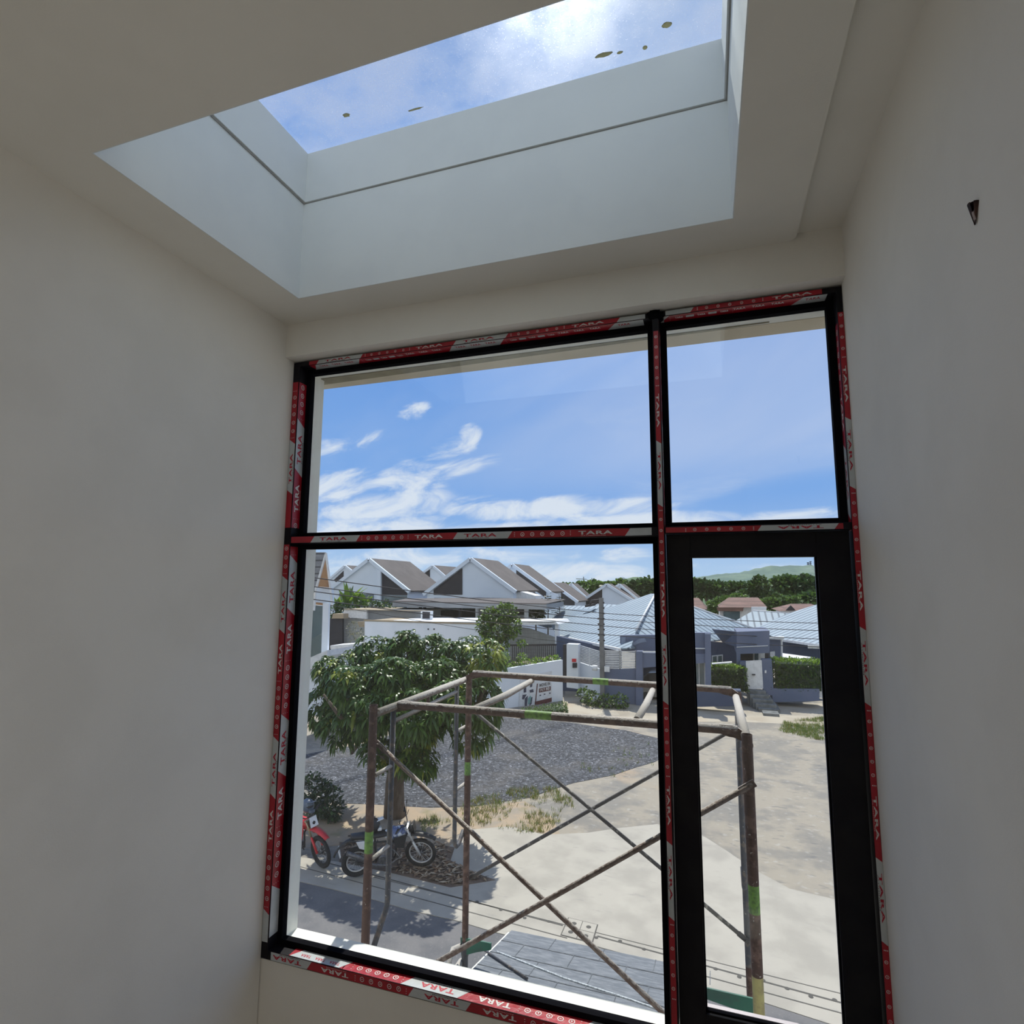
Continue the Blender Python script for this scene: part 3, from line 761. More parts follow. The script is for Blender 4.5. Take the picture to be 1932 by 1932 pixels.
patch('concrete_lane', [(-22, 12.2, 0), (560, 1618), (728, 1643), (850, 1674), (930, 1660), (838, 1640), (846, 1600), (880, 1567), (960, 1560), (1030, 1576), (1110, 1572), (1240, 1556), (1330, 1580), (1420, 1640), (1490, 1678), (1600, 1704), (9, 12.4, 0), (9, 9.0, 0), (1560, 1932), (1400, 1880), (1300, 1864), (860, 1738), (700, 1697), (560, 1663), (-22, 10.7, 0)], 'conc', .015)
patch('asphalt_street', [(-22, 10.72, 0), (560, 1664), (700, 1698), (860, 1739), (1300, 1865), (1400, 1881), (1560, 1933), (9, 8.9, 0), (9, 2.7, 0), (-22, 2.7, 0)], 'asph', .012)
b = MB()
def strip(p, q, w_, h=.0175):
    p = G(*p) if len(p) == 2 else Vector(p); q = G(*q) if len(q) == 2 else Vector(q); d = (q - p); s_ = Vector((-d.y, d.x, 0)).normalized() * w_
    b.prism([Vector((k.x, k.y, GZ)) for k in (p - s_, q - s_, q + s_, p + s_)], (0, 0, h))
strip((590, 1622), (1062, 1748), .018); strip((1127, 1768), (1700, 1925), .018); strip((560, 1635), (1070, 1772), .012); strip((1118, 1786), (1640, 1928), .012)
strip((700, 1655), (1600, 1880), .009); strip((640, 1608), (760, 1622), .01)
struct(b, 'trim_2', MT['seam'])
b = MB()
for k in range(16):
    c = G(900 + k * 45, 1703 + k * 12.4 + (k % 3) * 3); b.tube([(c.x, c.y, GZ + .01), (c.x, c.y, GZ + .0195)], .035, 10)
struct(b, 'trim_3', MT['seam'])
# drain covers, a set of four slabs with lifting holes
mc = thing('drain_cover_set', G(1094, 1757) + Z * .03, 'four square concrete drain slabs with dark lifting holes set in the pale lane', 'drain cover')
q = [G(1073, 1734), G(1127, 1747), G(1117, 1781), G(1059, 1766)]
cc = sum(q, Vector()) / 4
MB().prism([Vector((p.x, p.y, GZ + .01)) + (p - cc) * .05 for p in q], (0, 0, .009)).build('rim', MT['seam'], mc)
mm_ = (q[0] + q[1]) / 2; nn = (q[3] + q[2]) / 2; ml = (q[0] + q[3]) / 2; mr = (q[1] + q[2]) / 2
for a_, b_, c_, d_ in ((q[0], mm_, cc, ml), (mm_, q[1], mr, cc), (ml, cc, nn, q[3]), (cc, mr, q[2], nn)):
    c = (a_ + b_ + c_ + d_) / 4
    s_ = MB().prism([Vector((p.x, p.y, GZ + .012)) + (c - p) * .04 for p in (a_, b_, c_, d_)], (0, 0, .012)).build('slab', MT['conc'], mc)
    MB().tube([(c.x, c.y, GZ + .02), (c.x, c.y, GZ + .0265)], .045, 12).build('lifting_hole', MT['seam'], s_)


# ------------------------------------------------------------------ foliage
def leafmat(name, c, c2, scale=3., trans=.35, rough=.45): return mat(name, c, rough, c2, scale, trans=trans, spec=.4)
MT['mango'] = leafmat('mango_leaf', (.040, .085, .012), (.085, .155, .02), 5., .28, .36)
MT['mango2'] = leafmat('young_mango_leaf', (.30, .33, .045), (.20, .28, .05), 2., .4, .4)
MT['mango3'] = leafmat('rust_leaf', (.24, .10, .04), (.15, .10, .03), 2., .3)
MT['hedge'] = leafmat('hedge_leaf', (.06, .12, .02), (.10, .17, .03), 4.)
MT['lime'] = leafmat('lime_leaf', (.20, .32, .05), (.13, .24, .04), 4., .4)
MT['forest'] = leafmat('forest_leaf', (.045, .10, .03), (.075, .14, .04), .4, .2, .6)
MT['forest2'] = leafmat('bright_forest_leaf', (.11, .20, .045), (.08, .16, .04), .4, .25, .6)
MT['darkleaf'] = leafmat('dark_shrub_leaf', (.022, .045, .02), (.04, .07, .025), 5., .15)
MT['bark'] = mat('bark', (.085, .060, .042), .9, (.14, .11, .085), 9., bump=.9, bscale=25, stretch=(1, 1, .4))
rng = np.random.default_rng(11)


def leaves(pts, dirs, L, Wd, mids, droop=.35, ups=None):
    """pts Nx3, dirs Nx3 unit, arrays of length/width -> MB with folded leaves"""
    n = len(pts); b = MB()
    up = np.tile(np.array([0, 0, 1.]), (n, 1)) if ups is None else ups
    side = np.cross(dirs, up + rng.normal(0, .35, (n, 3))); side /= np.linalg.norm(side, axis=1)[:, None] + 1e-9
    L = L[:, None]; Wd = Wd[:, None]; dz = np.array([0, 0, -1.])
    p0 = pts; m1 = pts + dirs * L * .35 + dz * L * droop * .10; m2 = pts + dirs * L * .7 + dz * L * droop * .45; p3 = pts + dirs * L * .92 + dz * L * droop
    V_ = np.stack([p0, m1 - side * Wd * .5, m1 + side * Wd * .5, m2 - side * Wd * .42, m2 + side * Wd * .42, p3], 1).reshape(-1, 3)
    b.v = [tuple(x) for x in V_.tolist()]
    for i in range(n):
        o = 6 * i; mi = int(mids[i])
        b.f += [(o, o + 1, o + 2), (o + 1, o + 3, o + 4, o + 2), (o + 3, o + 5, o + 4)]; b.m += [mi] * 3; b.sm += [True] * 3
    return b


def blob_points(clusters, n, shell=.55):
    w_ = np.array([c[1] * c[2] * c[3] for c in clusters]) ** .67; w_ /= w_.sum()
    out = []; outn = []
    cs = [(np.array(c[0]), np.array(c[1:4])) for c in clusters]
    idx = rng.choice(len(clusters), n, p=w_)
    for i in idx:
        c, r = cs[i]; d = rng.normal(size=3); d /= np.linalg.norm(d)
        rr = (shell + (1 - shell) * rng.random()) * (.88 + .2 * noise.noise(Vector((d * 2.5 + c).tolist())))
        out.append(c + d * r * rr); outn.append(d)
    return np.array(out), np.array(outn)


def bush(name, clusters, n, size, mats, parent, flat=.3, mw=None, droop=.2, aspect=.5, part='foliage'):
    p, d = blob_points(clusters, n)
    dd = d + rng.normal(0, .6, d.shape); dd[:, 2] += flat; dd /= np.linalg.norm(dd, axis=1)[:, None]
    L = size * (.7 + .6 * rng.random(n)); mids = rng.choice(len(mats), n, p=mw)
    b = leaves(p, dd, L, L * aspect, mids, droop)
    return b.build(part if parent else name, [MT[k] for k in mats], parent)


# mango tree
tr_ = thing('mango_tree', G(745, 1540), 'broad mango tree with glossy drooping leaves and a short forked trunk above the motorcycles', 'tree')
B0 = G(745, 1540); Yt = B0.y
def T(px, py, dy=0.): return aty(px, py, Yt + dy)
tp = [B0 - Z * .1, T(744, 1510), T(745, 1475), T(752, 1448), T(752, 1430)]
MB().tube(tp, [.30, .26, .24, .27, .30], 14).build('trunk', MT['bark'], tr_)
for (path, r) in (([T(750, 1450), T(720, 1420, -.2), T(690, 1370, -.5), T(668, 1300, -.4)], (.17, .13, .09, .04)), ([T(752, 1450), T(785, 1425, -.2), T(830, 1370, 0), T(870, 1290, .3)], (.18, .13, .09, .04)),
                  ([T(751, 1448), T(755, 1390, .6), T(760, 1300, .8), T(770, 1230, .6)], (.16, .12, .08, .03)), ([T(790, 1422, -.2), T(815, 1448, -.5), T(802, 1462, -.6)], (.09, .07, .04)),
                  ([T(700, 1390, -.4), T(640, 1350, -.9), T(610, 1310, -1.1)], (.09, .06, .03)), ([T(700, 1370, .4), T(664, 1420, 1.), T(656, 1360, 1.4)], (.07, .06, .04)), ([T(830, 1370, 0), T(900, 1330, -.4), T(930, 1260, -.5)], (.08, .06, .03))):
    MB().tube(path, list(r), 9).build('branch', MT['bark'], tr_)
CL = []
for (px, py, rx, ry, dy) in ((650, 1275, 68, 56, .2), (612, 1330, 40, 52, .1), (712, 1232, 62, 42, .6), (765, 1222, 44, 38, .2), (815, 1228, 52, 40, .3), (875, 1235, 60, 44, .3), (918, 1240, 42, 42, -.2),
                             (760, 1290, 90, 62, .2), (850, 1300, 78, 52, .2), (690, 1345, 74, 52, -.3), (790, 1365, 70, 46, -.6), (886, 1372, 52, 50, -.2), (716, 1420, 44, 32, -.9),
                             (786, 1432, 48, 30, -.9), (905, 1315, 50, 60, -.5), (640, 1370, 50, 46, -.2), (700, 1290, 60, 50, -1.1), (820, 1285, 70, 50, -1.0), (615, 1260, 34, 30, .3), (780, 1200, 30, 16, .3),
                             (700, 1335, 50, 42, -2.0), (780, 1345, 56, 44, -2.2), (850, 1320, 48, 40, -1.9), (660, 1290, 40, 36, -1.8), (740, 1270, 54, 36, -1.7), (760, 1228, 50, 26, 1.7), (840, 1245, 46, 32, 1.8), (690, 1250, 46, 32, 1.7), (640, 1300, 36, 34, 1.6)):
    c = T(px, py, dy); s_ = Yt / FPX * 1.02
    CL.append((tuple(c), rx * s_, max(ry, rx * .8) * s_, ry * s_))
n = 2000
p, d = blob_points(CL, n, .62)
yc = np.array(T(912, 1228, -.2)); yc2 = np.array(T(925, 1262, -.2)); yc3 = np.array(T(815, 1402, -.6)); oc = np.array(T(628, 1390, .3))
pts = []; dirs = []; mid = []; Ls = []
for i in range(n):
    ax = d[i] + np.array([0, 0, .55]); ax /= np.linalg.norm(ax)
    y_ = min(np.linalg.norm(p[i] - yc) / .55, np.linalg.norm(p[i] - yc2) / .4, np.linalg.norm(p[i] - yc3) / .3); o_ = np.linalg.norm(p[i] - oc) / .42
    k = 1 if (y_ < 1 and rng.random() < .7) or rng.random() < .03 else (2 if (o_ < 1 and rng.random() < .45) else 0)
    m_ = int(rng.integers(8, 12)); ph = rng.random() * 6.28; a1 = np.cross(ax, [0.3, .2, 1]); a1 /= np.linalg.norm(a1); a2 = np.cross(ax, a1)
    for j in range(m_):
        t_ = ph + j * 2.4; dd = ax * (.55 - .4 * j / m_) + (a1 * math.cos(t_) + a2 * math.sin(t_)) * (.6 + .4 * rng.random())
        dd /= np.linalg.norm(dd); pts.append(p[i]); dirs.append(dd); mid.append(k); Ls.append(.19 + .10 * rng.random())
Ls = np.array(Ls)
leaves(np.array(pts), np.array(dirs), Ls, Ls * .27, mid, .62).build('foliage', [MT['mango'], MT['mango2'], MT['mango3']], tr_)

# dark shrub behind the red motorcycle
c = G(612, 1545); sh = thing('shrub', c, 'dark green shrub standing behind the red motorcycle', 'shrub')
bush('', [((c.x, c.y, GZ + .45), .50, .45, .48), ((c.x - .45, c.y + .1, GZ + .55), .55, .5, .55), ((c.x + .3, c.y - .1, GZ + .3), .35, .3, .35)], 1500, .11, ['darkleaf', 'forest'], sh, mw=[.85, .15])
MB().tube([c, c + Z * .5], .03, 8).build('stem', MT['bark'], sh)

# leaf litter and grass
def scatter(name, region, n, mk, label, cat, mats, h=.02):
    P_ = [G(*q) for q in region]; xs = [q.x for q in P_]; ys = [q.y for q in P_]; b = MB(); k = 0
    def inside(x, y):
        c_ = False; j = len(P_) - 1
        for i in range(len(P_)):
            if (P_[i].y > y) != (P_[j].y > y) and x < (P_[j].x - P_[i].x) * (y - P_[i].y) / (P_[j].y - P_[i].y) + P_[i].x: c_ = not c_
            j = i
        return c_
    while k < n:
        x = random.uniform(min(xs), max(xs)); y = random.uniform(min(ys), max(ys))
        if not inside(x, y): continue
        if noise.noise(Vector((x * .9, y * .9, 3))) < -.12: 
            if random.random() < .85: continue
        mk(b, x, y, h); k += 1
    return tag(b.build(name, [MT[q] for q in mats]), label, cat, kind='stuff')
def lf(b, x, y, h):
    a = random.random() * 6.3; l = random.uniform(.05, .11); u = Vector((math.cos(a), math.sin(a), random.uniform(-.1, .3))); v = Vector((-u.y, u.x, random.uniform(-.2, .2)))
    c_ = Vector((x, y, GZ + h + .015 + random.random() * .02)); b.add([c_ - u * l, c_ - v * l * .3, c_ + u * l, c_ + v * l * .3], [(0, 1, 2, 3)], random.choice((0, 0, 1, 2)))
def gr(b, x, y, h):
    for k in range(7):
        a = random.random() * 6.3; l = random.uniform(.05, .16); c_ = Vector((x + random.uniform(-.06, .06), y + random.uniform(-.06, .06), GZ + h - .01)); s_ = Vector((math.cos(a), math.sin(a), 0)) * .008
        t_ = c_ + Vector((math.cos(a + 1) * l * .5, math.sin(a + 1) * l * .5, l)); b.add([c_ - s_, c_ + s_, t_], [(0, 1, 2)], random.choice((0, 0, 1)))
MT['dry'] = mat('dry_leaf', (.22, .13, .07), .8, (.30, .22, .14), 6.); MT['dry2'] = mat('pale_dry_leaf', (.42, .34, .24), .8); MT['dry3'] = mat('dark_dry_leaf', (.07, .045, .03), .8)
patch('mulch_bed', [(640, 1590), (700, 1588), (790, 1590), (858, 1600), (850, 1625), (900, 1650), (935, 1662), (850, 1676), (728, 1646), (640, 1628)], 'mulch', .019)
scatter('leaf_litter', [(650, 1590), (790, 1588), (856, 1598), (850, 1630), (925, 1662), (850, 1672), (728, 1642), (650, 1622)], 900, lf, 'brown fallen leaves lying on dark soil beneath the tree', 'leaf litter', ['dry', 'dry3', 'dry2'], .022)
MT['grass'] = leafmat('dry_grass', (.24, .23, .085), (.33, .28, .14), 3.); MT['grass2'] = leafmat('green_grass', (.12, .20, .04), (.10, .16, .03), 3.)
scatter('grass_patch', [(880, 1515), (960, 1490), (1050, 1488), (1090, 1520), (1030, 1572), (990, 1572), (900, 1560), (840, 1550)], 420, gr, 'sparse yellow-green grass between the dark gravel and the concrete', 'grass', ['grass', 'grass2'])
scatter('grass_patch', [(1480, 1362), (1600, 1350), (1600, 1400), (1540, 1396), (1470, 1380)], 900, gr, 'green grass verge at the right edge of the sandy lot', 'grass', ['grass2', 'grass'])
scatter('grass_patch', [(1060, 1450), (1120, 1420), (1240, 1400), (1240, 1450), (1100, 1480)], 26, gr, 'a few weed tufts along the gravel edge', 'grass', ['grass2', 'grass'])
scatter('grass_patch', [(770, 1548), (820, 1540), (835, 1560), (790, 1575)], 40, gr, 'small grass tuft behind the black motorcycle', 'grass', ['grass2', 'grass'])


# ================================================================== MOTORCYCLES
def xf(b, Mx):
    b.v = [tuple(Mx @ Vector(p)) for p in b.v]; return b
MT['rubber'] = mat('tyre_rubber', (.018, .018, .02), .85, (.03, .03, .03), 30.); MT['chrome'] = mat('rim_metal', (.62, .62, .62), .35, metal=.2)
MT['blk'] = mat('black_plastic', (.02, .02, .022), .5); MT['redp'] = mat('red_plastic', (.62, .03, .035), .35, (.5, .02, .03)); MT['whtp'] = mat('white_plastic', (.7, .72, .75), .4)
MT['engine'] = mat('engine_alloy', (.16, .16, .17), .45, (.09, .09, .09), 20., metal=.6); MT['gold'] = mat('bronze_fork', (.45, .36, .22), .35, metal=.6); MT['bluew'] = mat('tank_blue_white', (.10, .14, .28), .3, (.62, .68, .75), 6., lo=.5, hi=.54)
def motorcycle(base, ang, lean, steer, label, col1, col2, forkm, rimm):
    Mx = Matrix.Translation(base) @ Matrix.Rotation(ang, 4, 'Z') @ Matrix.Rotation(lean, 4, 'X')
    t_ = thing('motorcycle', base, label, 'motorcycle')
    def bd(b, name, m_, par=None): return xf(b, Mx).build(name, m_, par or t_)
    piv = Vector((1.02, 0, .86)); axis = Vector((-.45, 0, 1)).normalized(); St = Matrix.Translation(piv) @ Matrix.Rotation(steer, 4, axis) @ Matrix.Translation(-piv)
    def wheel(name, cx, r, w_, S_=None):
        def ring(rad, n=32): return [Vector((cx + rad * math.cos(2 * PI * i / n), 0, r + rad * math.sin(2 * PI * i / n))) for i in range(n)]
        def q(b): return xf(b, S_) if S_ is not None else b
        ty = bd(q(MB().tube(ring(r - w_ * .5), w_ * .5, 10, closed=True)), name, MT['rubber'])
        bd(q(MB().tube(ring(r - w_ - .012), .016, 8, closed=True)), 'rim', MT[rimm], ty)
        b = MB().tube([(cx, -.05, r), (cx, .05, r)], .045, 12); b.tube([(cx, .052, r), (cx, .058, r)], .11, 16)
        bd(q(b), 'hub', MT['engine'], ty)
        b = MB()
        for k in range(16):
            a = 2 * PI * k / 16; b.tube([(cx + .04 * math.cos(a), .03 * (-1) ** k, r + .04 * math.sin(a)), (cx + (r - w_) * math.cos(a + .2), 0, r + (r - w_) * math.sin(a + .2))], .003, 4)
        bd(q(b), 'spokes', MT['chrome'], ty)
    wheel('rear_wheel', 0, .315, .10); wheel('front_wheel', 1.32, .335, .08, St)
    b = MB()
    for p_ in ([(1.02, 0, .9), (.8, 0, .62), (.78, 0, .3)], [(1.02, 0, .84), (.62, .1, .72), (.35, .12, .74), (-.2, .1, .82)], [(1.02, 0, .84), (.62, -.1, .72), (.35, -.12, .74), (-.2, -.1, .82)],
               [(.35, .12, .74), (.38, .1, .34)], [(.35, -.12, .74), (.38, -.1, .34)], [(.78, 0, .3), (.38, 0, .32)]): b.tube(p_, .017, 8)
    for s_ in (-1, 1): b.tube([(.38, s_ * .1, .34), (0, s_ * .085, .315)], .022, 8); b.tube([(.1, s_ * .12, .38), (.3, s_ * .12, .72)], .018, 8)
    bd(b, 'frame', MT['blk'])
    b = MB(); b.ball((.58, 0, .40), .17, .13, .14, 12, 8, jit=.3); b.tube([(.60, 0, .45), (.68, 0, .66)], [.085, .075], 12); b.tube([(.5, -.17, .36), (.5, .17, .36)], .085, 16)
    bd(b, 'engine', MT['engine'])
    b = MB().tube([(.72, -.08, .52), (.86, -.12, .36), (.62, -.16, .24), (.3, -.17, .3), (.12, -.17, .45), (-.22, -.17, .62)], [.02, .02, .025, .045, .05, .045], 12)
    bd(b, 'exhaust', MT['engine'])
    b = MB().ball((.76, 0, .82), .25, .13, .13, 14, 10, jit=.25); bd(b, 'fuel_tank', MT[col2])
    for s_ in (-1, 1):
        bd(MB().prism([(.98, s_ * .14, .84), (.70, s_ * .16, .80), (.74, s_ * .16, .60), (.92, s_ * .15, .56)], (0, s_ * .015, 0)), 'radiator_shroud', MT[col1])
        bd(MB().prism([(.30, s_ * .13, .80), (-.05, s_ * .12, .80), (.02, s_ * .12, .66), (.26, s_ * .13, .58)], (0, s_ * .015, 0)), 'side_panel', MT['whtp'])
    b = MB().tube([(.66, 0, .87), (.45, 0, .86), (.2, 0, .87), (-.15, 0, .90)], [.09, .12, .12, .09], 12); b.v = [(x, y, .84 + (z - .86) * .45) for x, y, z in b.v]; bd(b, 'seat', MT['blk'])
    def fender(cx, cz, r, a0, a1, w_, mm, name, S_=None):
        b = MB(); K = 9; v = []
        for i in range(K + 1):
            a = a0 + (a1 - a0) * i / K; ww = w_ * (1 - .45 * (i / K))
            for (yy_, dr) in ((-ww, -.025), (0, 0), (ww, -.025)): v.append((cx + (r + dr) * math.cos(a), yy_, cz + (r + dr) * math.sin(a)))
        f = []
        for i in range(K):
            for j in (0, 1): o_ = 3 * i + j; f.append((o_, o_ + 1, o_ + 4, o_ + 3))
        b.add(v, f, 0, True)
        if S_ is not None: xf(b, S_)
        o_ = bd(b, name, MT[mm]); o_.modifiers.new('solid', 'SOLIDIFY').thickness = .006
    fender(1.22, -.05, .86, R(104), R(62), .10, col1, 'front_fender', St); fender(-.02, .36, .48, R(60), R(165), .08, 'blk', 'rear_fender')
    b = MB()
    for s_ in (-1, 1): b.tube([(1.32, s_ * .085, .335), (1.15, s_ * .085, .64)], .026, 10, 1); b.tube([(1.15, s_ * .085, .64), (.99, s_ * .085, .96)], .021, 10, 0)
    b.obox((1.0, 0, .94), (.03, 0, 0), (0, .11, 0), (0, 0, .015), 0); b.obox((1.06, 0, .80), (.03, 0, 0), (0, .11, 0), (0, 0, .015), 0)
    bd(xf(b, St), 'fork', [MT[forkm], MT[col1 if col1 == 'redp' else 'chrome']])
    b = MB().tube([(.86, -.38, 1.06), (.92, -.2, 1.06), (.98, -.08, .99), (.98, .08, .99), (.92, .2, 1.06), (.86, .38, 1.06)], .012, 8)
    for s_ in (-1, 1): b.tube([(.865, s_ * .27, 1.06), (.85, s_ * .40, 1.06)], .019, 8); b.tube([(.95, s_ * .18, 1.06), (.95, s_ * .36, 1.045)], .006, 6)
    hb = bd(xf(b, St), 'handlebar', MT['blk'])
    if col1 != 'redp':
        for s_ in (-1, 1):
            b = MB().tube([(.93, s_ * .22, 1.07), (.90, s_ * .30, 1.22)], .006, 6); b.ball((.90, s_ * .32, 1.26), .012, .06, .04); bd(xf(b, St), 'mirror', MT['blk'], hb)
    b = MB().ball((1.10, 0, .90), .075, .085, .085, 12, 8); b.prism([(1.12, -.08, 1.04), (1.12, .08, 1.04), (1.17, .09, .84), (1.17, -.09, .84)], (.012, 0, .004), 1)
    bd(xf(b, St), 'headlight', [MT['blk'], MT['whtp' if col1 == 'redp' else 'blk']])
    bd(MB().tube([(.45, .1, .32), (.40, .26, .02)], .012, 8), 'kickstand', MT['blk'])
    b = MB().obox((-.36, 0, .56), (.01, 0, .02), (0, .09, 0), (-.02, 0, .07)); bd(b, 'licence_plate', MT['whtp'])
    return Mx
pr = G(672, 1657); pf = G(785, 1640); ang = math.atan2(pf.y - pr.y, pf.x - pr.x)
Mk = motorcycle(Vector((pr.x, pr.y, GZ + .033)), ang, R(9), R(-22), 'black and white trail motorcycle leaning on its stand under the mango tree', 'blk', 'bluew', 'chrome', 'chrome')
pw = G(607, 1640); ar = R(-14); 
pb = Vector((pw.x, pw.y, GZ + .033)) - Vector((math.cos(ar), math.sin(ar), 0)) * 1.32
Mr = motorcycle(pb, ar, R(7), R(-6), 'red dirt motorcycle with high front fender at the left edge of the window', 'redp', 'redp', 'gold', 'blk')
def helmet(p, r, rotz, c1, c2, label):
    t_ = thing('helmet', p, label, 'helmet'); Rz = Matrix.Rotation(rotz, 3, 'Z')
    MB().ball(p + Z * r, r, r * .88, r * .95, 16, 12, rot=Rz).build('shell', MT[c1], t_)
    b = MB(); f = Rz @ X; s_ = Rz @ Y
    b.obox(p + Z * r * .42 + f * r * .95, f * r * .28, s_ * r * .38, Z * r * .20)
    b.build('chin_guard', MT[c2], t_, bevel=.01); b = MB(); b.prism([p + Z * r * 1.5 + f * r * .5 + s_ * r * .55, p + Z * r * 1.5 + f * r * .5 - s_ * r * .55, p + Z * r * 1.75 + f * r * 1.45 - s_ * r * .4, p + Z * r * 1.75 + f * r * 1.45 + s_ * r * .4], Z * .012)
    b.build('peak', MT[c2], t_)
    MB().ball(p + Z * r * 1.05 + f * r * .42, r * .6, r * .72, r * .42, 12, 8).build('visor', MT['blk'], t_)
helmet(Mk @ Vector((.28, .0, .885)), .15, ang, 'blk', 'whtp', 'black and white full-face helmet resting on the seat of the black motorcycle')
MT['bluegrey'] = mat('blue_grey_shell', (.10, .13, .18), .35)
helmet(Mr @ Vector((.93, .0, 1.07)), .15, ar, 'bluegrey', 'bluegrey', 'blue-grey helmet on the handlebar of the red motorcycle')


# ================================================================== BUILDINGS ACROSS THE LOT
MT['wht'] = mat('white_render', (.76, .80, .86), .85, (.70, .75, .81), .8); MT['whtb'] = mat('white_paint', (.74, .75, .76), .7)
MT['vwall'] = mat('villa_render', (.66, .74, .84), .85, (.61, .69, .79), .5); MT['vroof'] = mat('grey_shingle_roof', (.095, .083, .08), .9, (.12, .105, .10), .8, bump=.2, bscale=3)
MT['vdark'] = mat('dark_cladding', (.03, .028, .034), .7, (.04, .036, .042), 2.); MT['glz'] = mat('dark_window_glass', (.06, .10, .12), .08, (.10, .15, .17), .8, spec=.9)
MT['blue'] = mat('blue_grey_render', (.105, .135, .215), .8, (.13, .155, .24), .7); MT['blued'] = mat('shaded_blue_render', (.06, .085, .15), .8, (.05, .07, .13), .7)
MT['beige'] = mat('beige_roof_screed', (.40, .32, .22), .9, (.34, .28, .20), .8); MT['grey'] = mat('grey_render', (.27, .28, .29), .85, (.23, .24, .25), 1.); MT['block'] = mat('block_wall', (.42, .44, .45), .9, (.36, .38, .39), 2.)
bands(bands(MT['block'], (.30, .31, .32), 2, .2, .025), (.30, .31, .32), 0, .4, .025)
MT['wood'] = mat('wood_soffit', (.38, .21, .10), .6, (.30, .16, .08), 5., stretch=(1, 6, 1)); MT['slatr'] = bands(mat('slate_courses', (.20, .21, .23), .8, (.27, .28, .30), 3.), (.07, .07, .08), 2, .28, .06)
MT['mroof'] = mat('brown_tile_roof', (.14, .075, .06), .85, (.20, .11, .09), .5); MT['mroof'] = bands(MT['mroof'], (.10, .055, .045), 2, .35, .07)
MT['step'] = mat('stone_steps', (.20, .21, .21), .9, (.12, .13, .13), 3.)
def face_px(b, y, pts, depth, mi=0): return b.prism([aty(px, py, y) for px, py in pts], (0, depth, 0), mi)
def part(name, y, pts, depth, mm, par): return face_px(MB(), y, pts, depth).build(name, MT[mm], par)


def villa(Yv, apex, L, Rr, ridge, label, dark=None, glassp=None, extra=None):
    A, Lp, Rp = aty(*apex, Yv), aty(*L, Yv), aty(*Rr, Yv); rb = atx(*ridge, A.x); D = max(3., rb.y - Yv)
    t_ = thing('villa', ((Lp.x + Rp.x) / 2, Yv + D / 2, GZ), label, 'house', 'grey gabled villas across the lot')
    MB().prism([Lp, A, Rp, Vector((Rp.x, Yv, GZ)), Vector((Lp.x, Yv, GZ))], (0, D, 0)).build('wall', MT['vwall'], t_)
    for a, c in ((A, Rp), (A, Lp)):
        d = (c - a).normalized(); up = Vector((-d.z, 0, d.x)); up = up if up.z > 0 else -up
        c2 = c + d * .35
        MB().prism([a, c2, c2 + up * .16, a + up * .16], (0, D + .1, 0)).build('roof', MT['vroof'], t_)
        MB().prism([a - up * .14, c2 - up * .14, c2 + up * .17, a + up * .17], (0, -.28, 0)).build('fascia', MT['vwall'], t_)
    if dark: part('dark_gable_panel', Yv - .06, dark, .06, 'vdark', t_)
    if glassp: part('window', Yv - .08, glassp, .08, 'glz', t_)
    if extra: extra(t_, Yv)
    return t_
villa(76, (652, 1068), (612, 1102), (690, 1098), (680, 1071), 'small white gabled villa peeking out leftmost behind the first big villa', dark=[(630, 1094), (648, 1077), (648, 1094), (636, 1101)])
def ex1(t_, Yv):
    part('pilaster', Yv - .3, [(711, 1073), (718, 1078), (718, 1140), (711, 1140)], .3, 'vwall', t_); part('window', Yv - .1, [(640, 1119), (704, 1121), (704, 1145), (640, 1145)], .1, 'glz', t_)
villa(48, (698, 1056), (612, 1122), (769, 1113), (771, 1062), 'large grey gabled villa with a dark right gable panel, leftmost of the big pair', dark=[(718, 1076), (768, 1115), (768, 1123), (718, 1122)], glassp=[(719, 1123), (767, 1124), (767, 1150), (719, 1150)], extra=ex1)
villa(78, (817, 1068), (790, 1088), (850, 1096), (866, 1071), 'small gabled villa seen in the gap between the two big villas', dark=[(799, 1083), (811, 1074), (811, 1093), (805, 1092)])
def ex3(t_, Yv):
    A = aty(889, 1055, Yv); bk = atx(937, 1061, A.x)
    q = [aty(968, 1113, Yv + .5), aty(1008, 1128, Yv + 5), aty(1024, 1129, bk.y), bk]
    MB().prism(q, (0, 0, -.2)).build('roof', MT['vroof'], t_)
    face_px(MB(), Yv + 1, [(968, 1112), (1010, 1124), (1012, 1150), (968, 1150)], 2).build('wing_wall', MT['whtb'], t_)
villa(48, (889, 1055), (806, 1118), (968, 1113), (938, 1061), 'large grey gabled villa with a dark left gable panel, centre of the row', dark=[(818, 1113), (872, 1072), (872, 1122), (818, 1122)], glassp=[(819, 1128), (865, 1129), (865, 1142), (819, 1142)], extra=ex3)
def ex4(t_, Yv): part('wing_wall', Yv - .1, [(1033, 1114), (1053, 1122), (1053, 1150), (1033, 1150)], .1, 'vwall', t_)
villa(58, (967, 1066), (950, 1080), (1034, 1115), (996, 1070), 'gabled villa with a long dark triangular panel, right of the two big villas', dark=[(974, 1075), (1030, 1114), (1030, 1128), (974, 1090)], extra=ex4)
villa(66, (1042, 1101), (1030, 1112), (1086, 1133), (1066, 1102), 'low gabled villa with dark panel behind the two small conifers', dark=[(1058, 1114), (1084, 1132), (1084, 1142), (1058, 1142)])
villa(84, (1078, 1102), (1068, 1110), (1110, 1131), (1088, 1102), 'narrow pale gable end in front of the wooded hill', dark=[(1070, 1109), (1075, 1106), (1075, 1112)])
villa(72, (1145, 1103), (1100, 1133), (1190, 1131), (1152, 1103), 'gabled villa with a dark left panel right behind the nearer utility pole', dark=[(1103, 1132), (1136, 1110), (1136, 1143), (1103, 1143)])
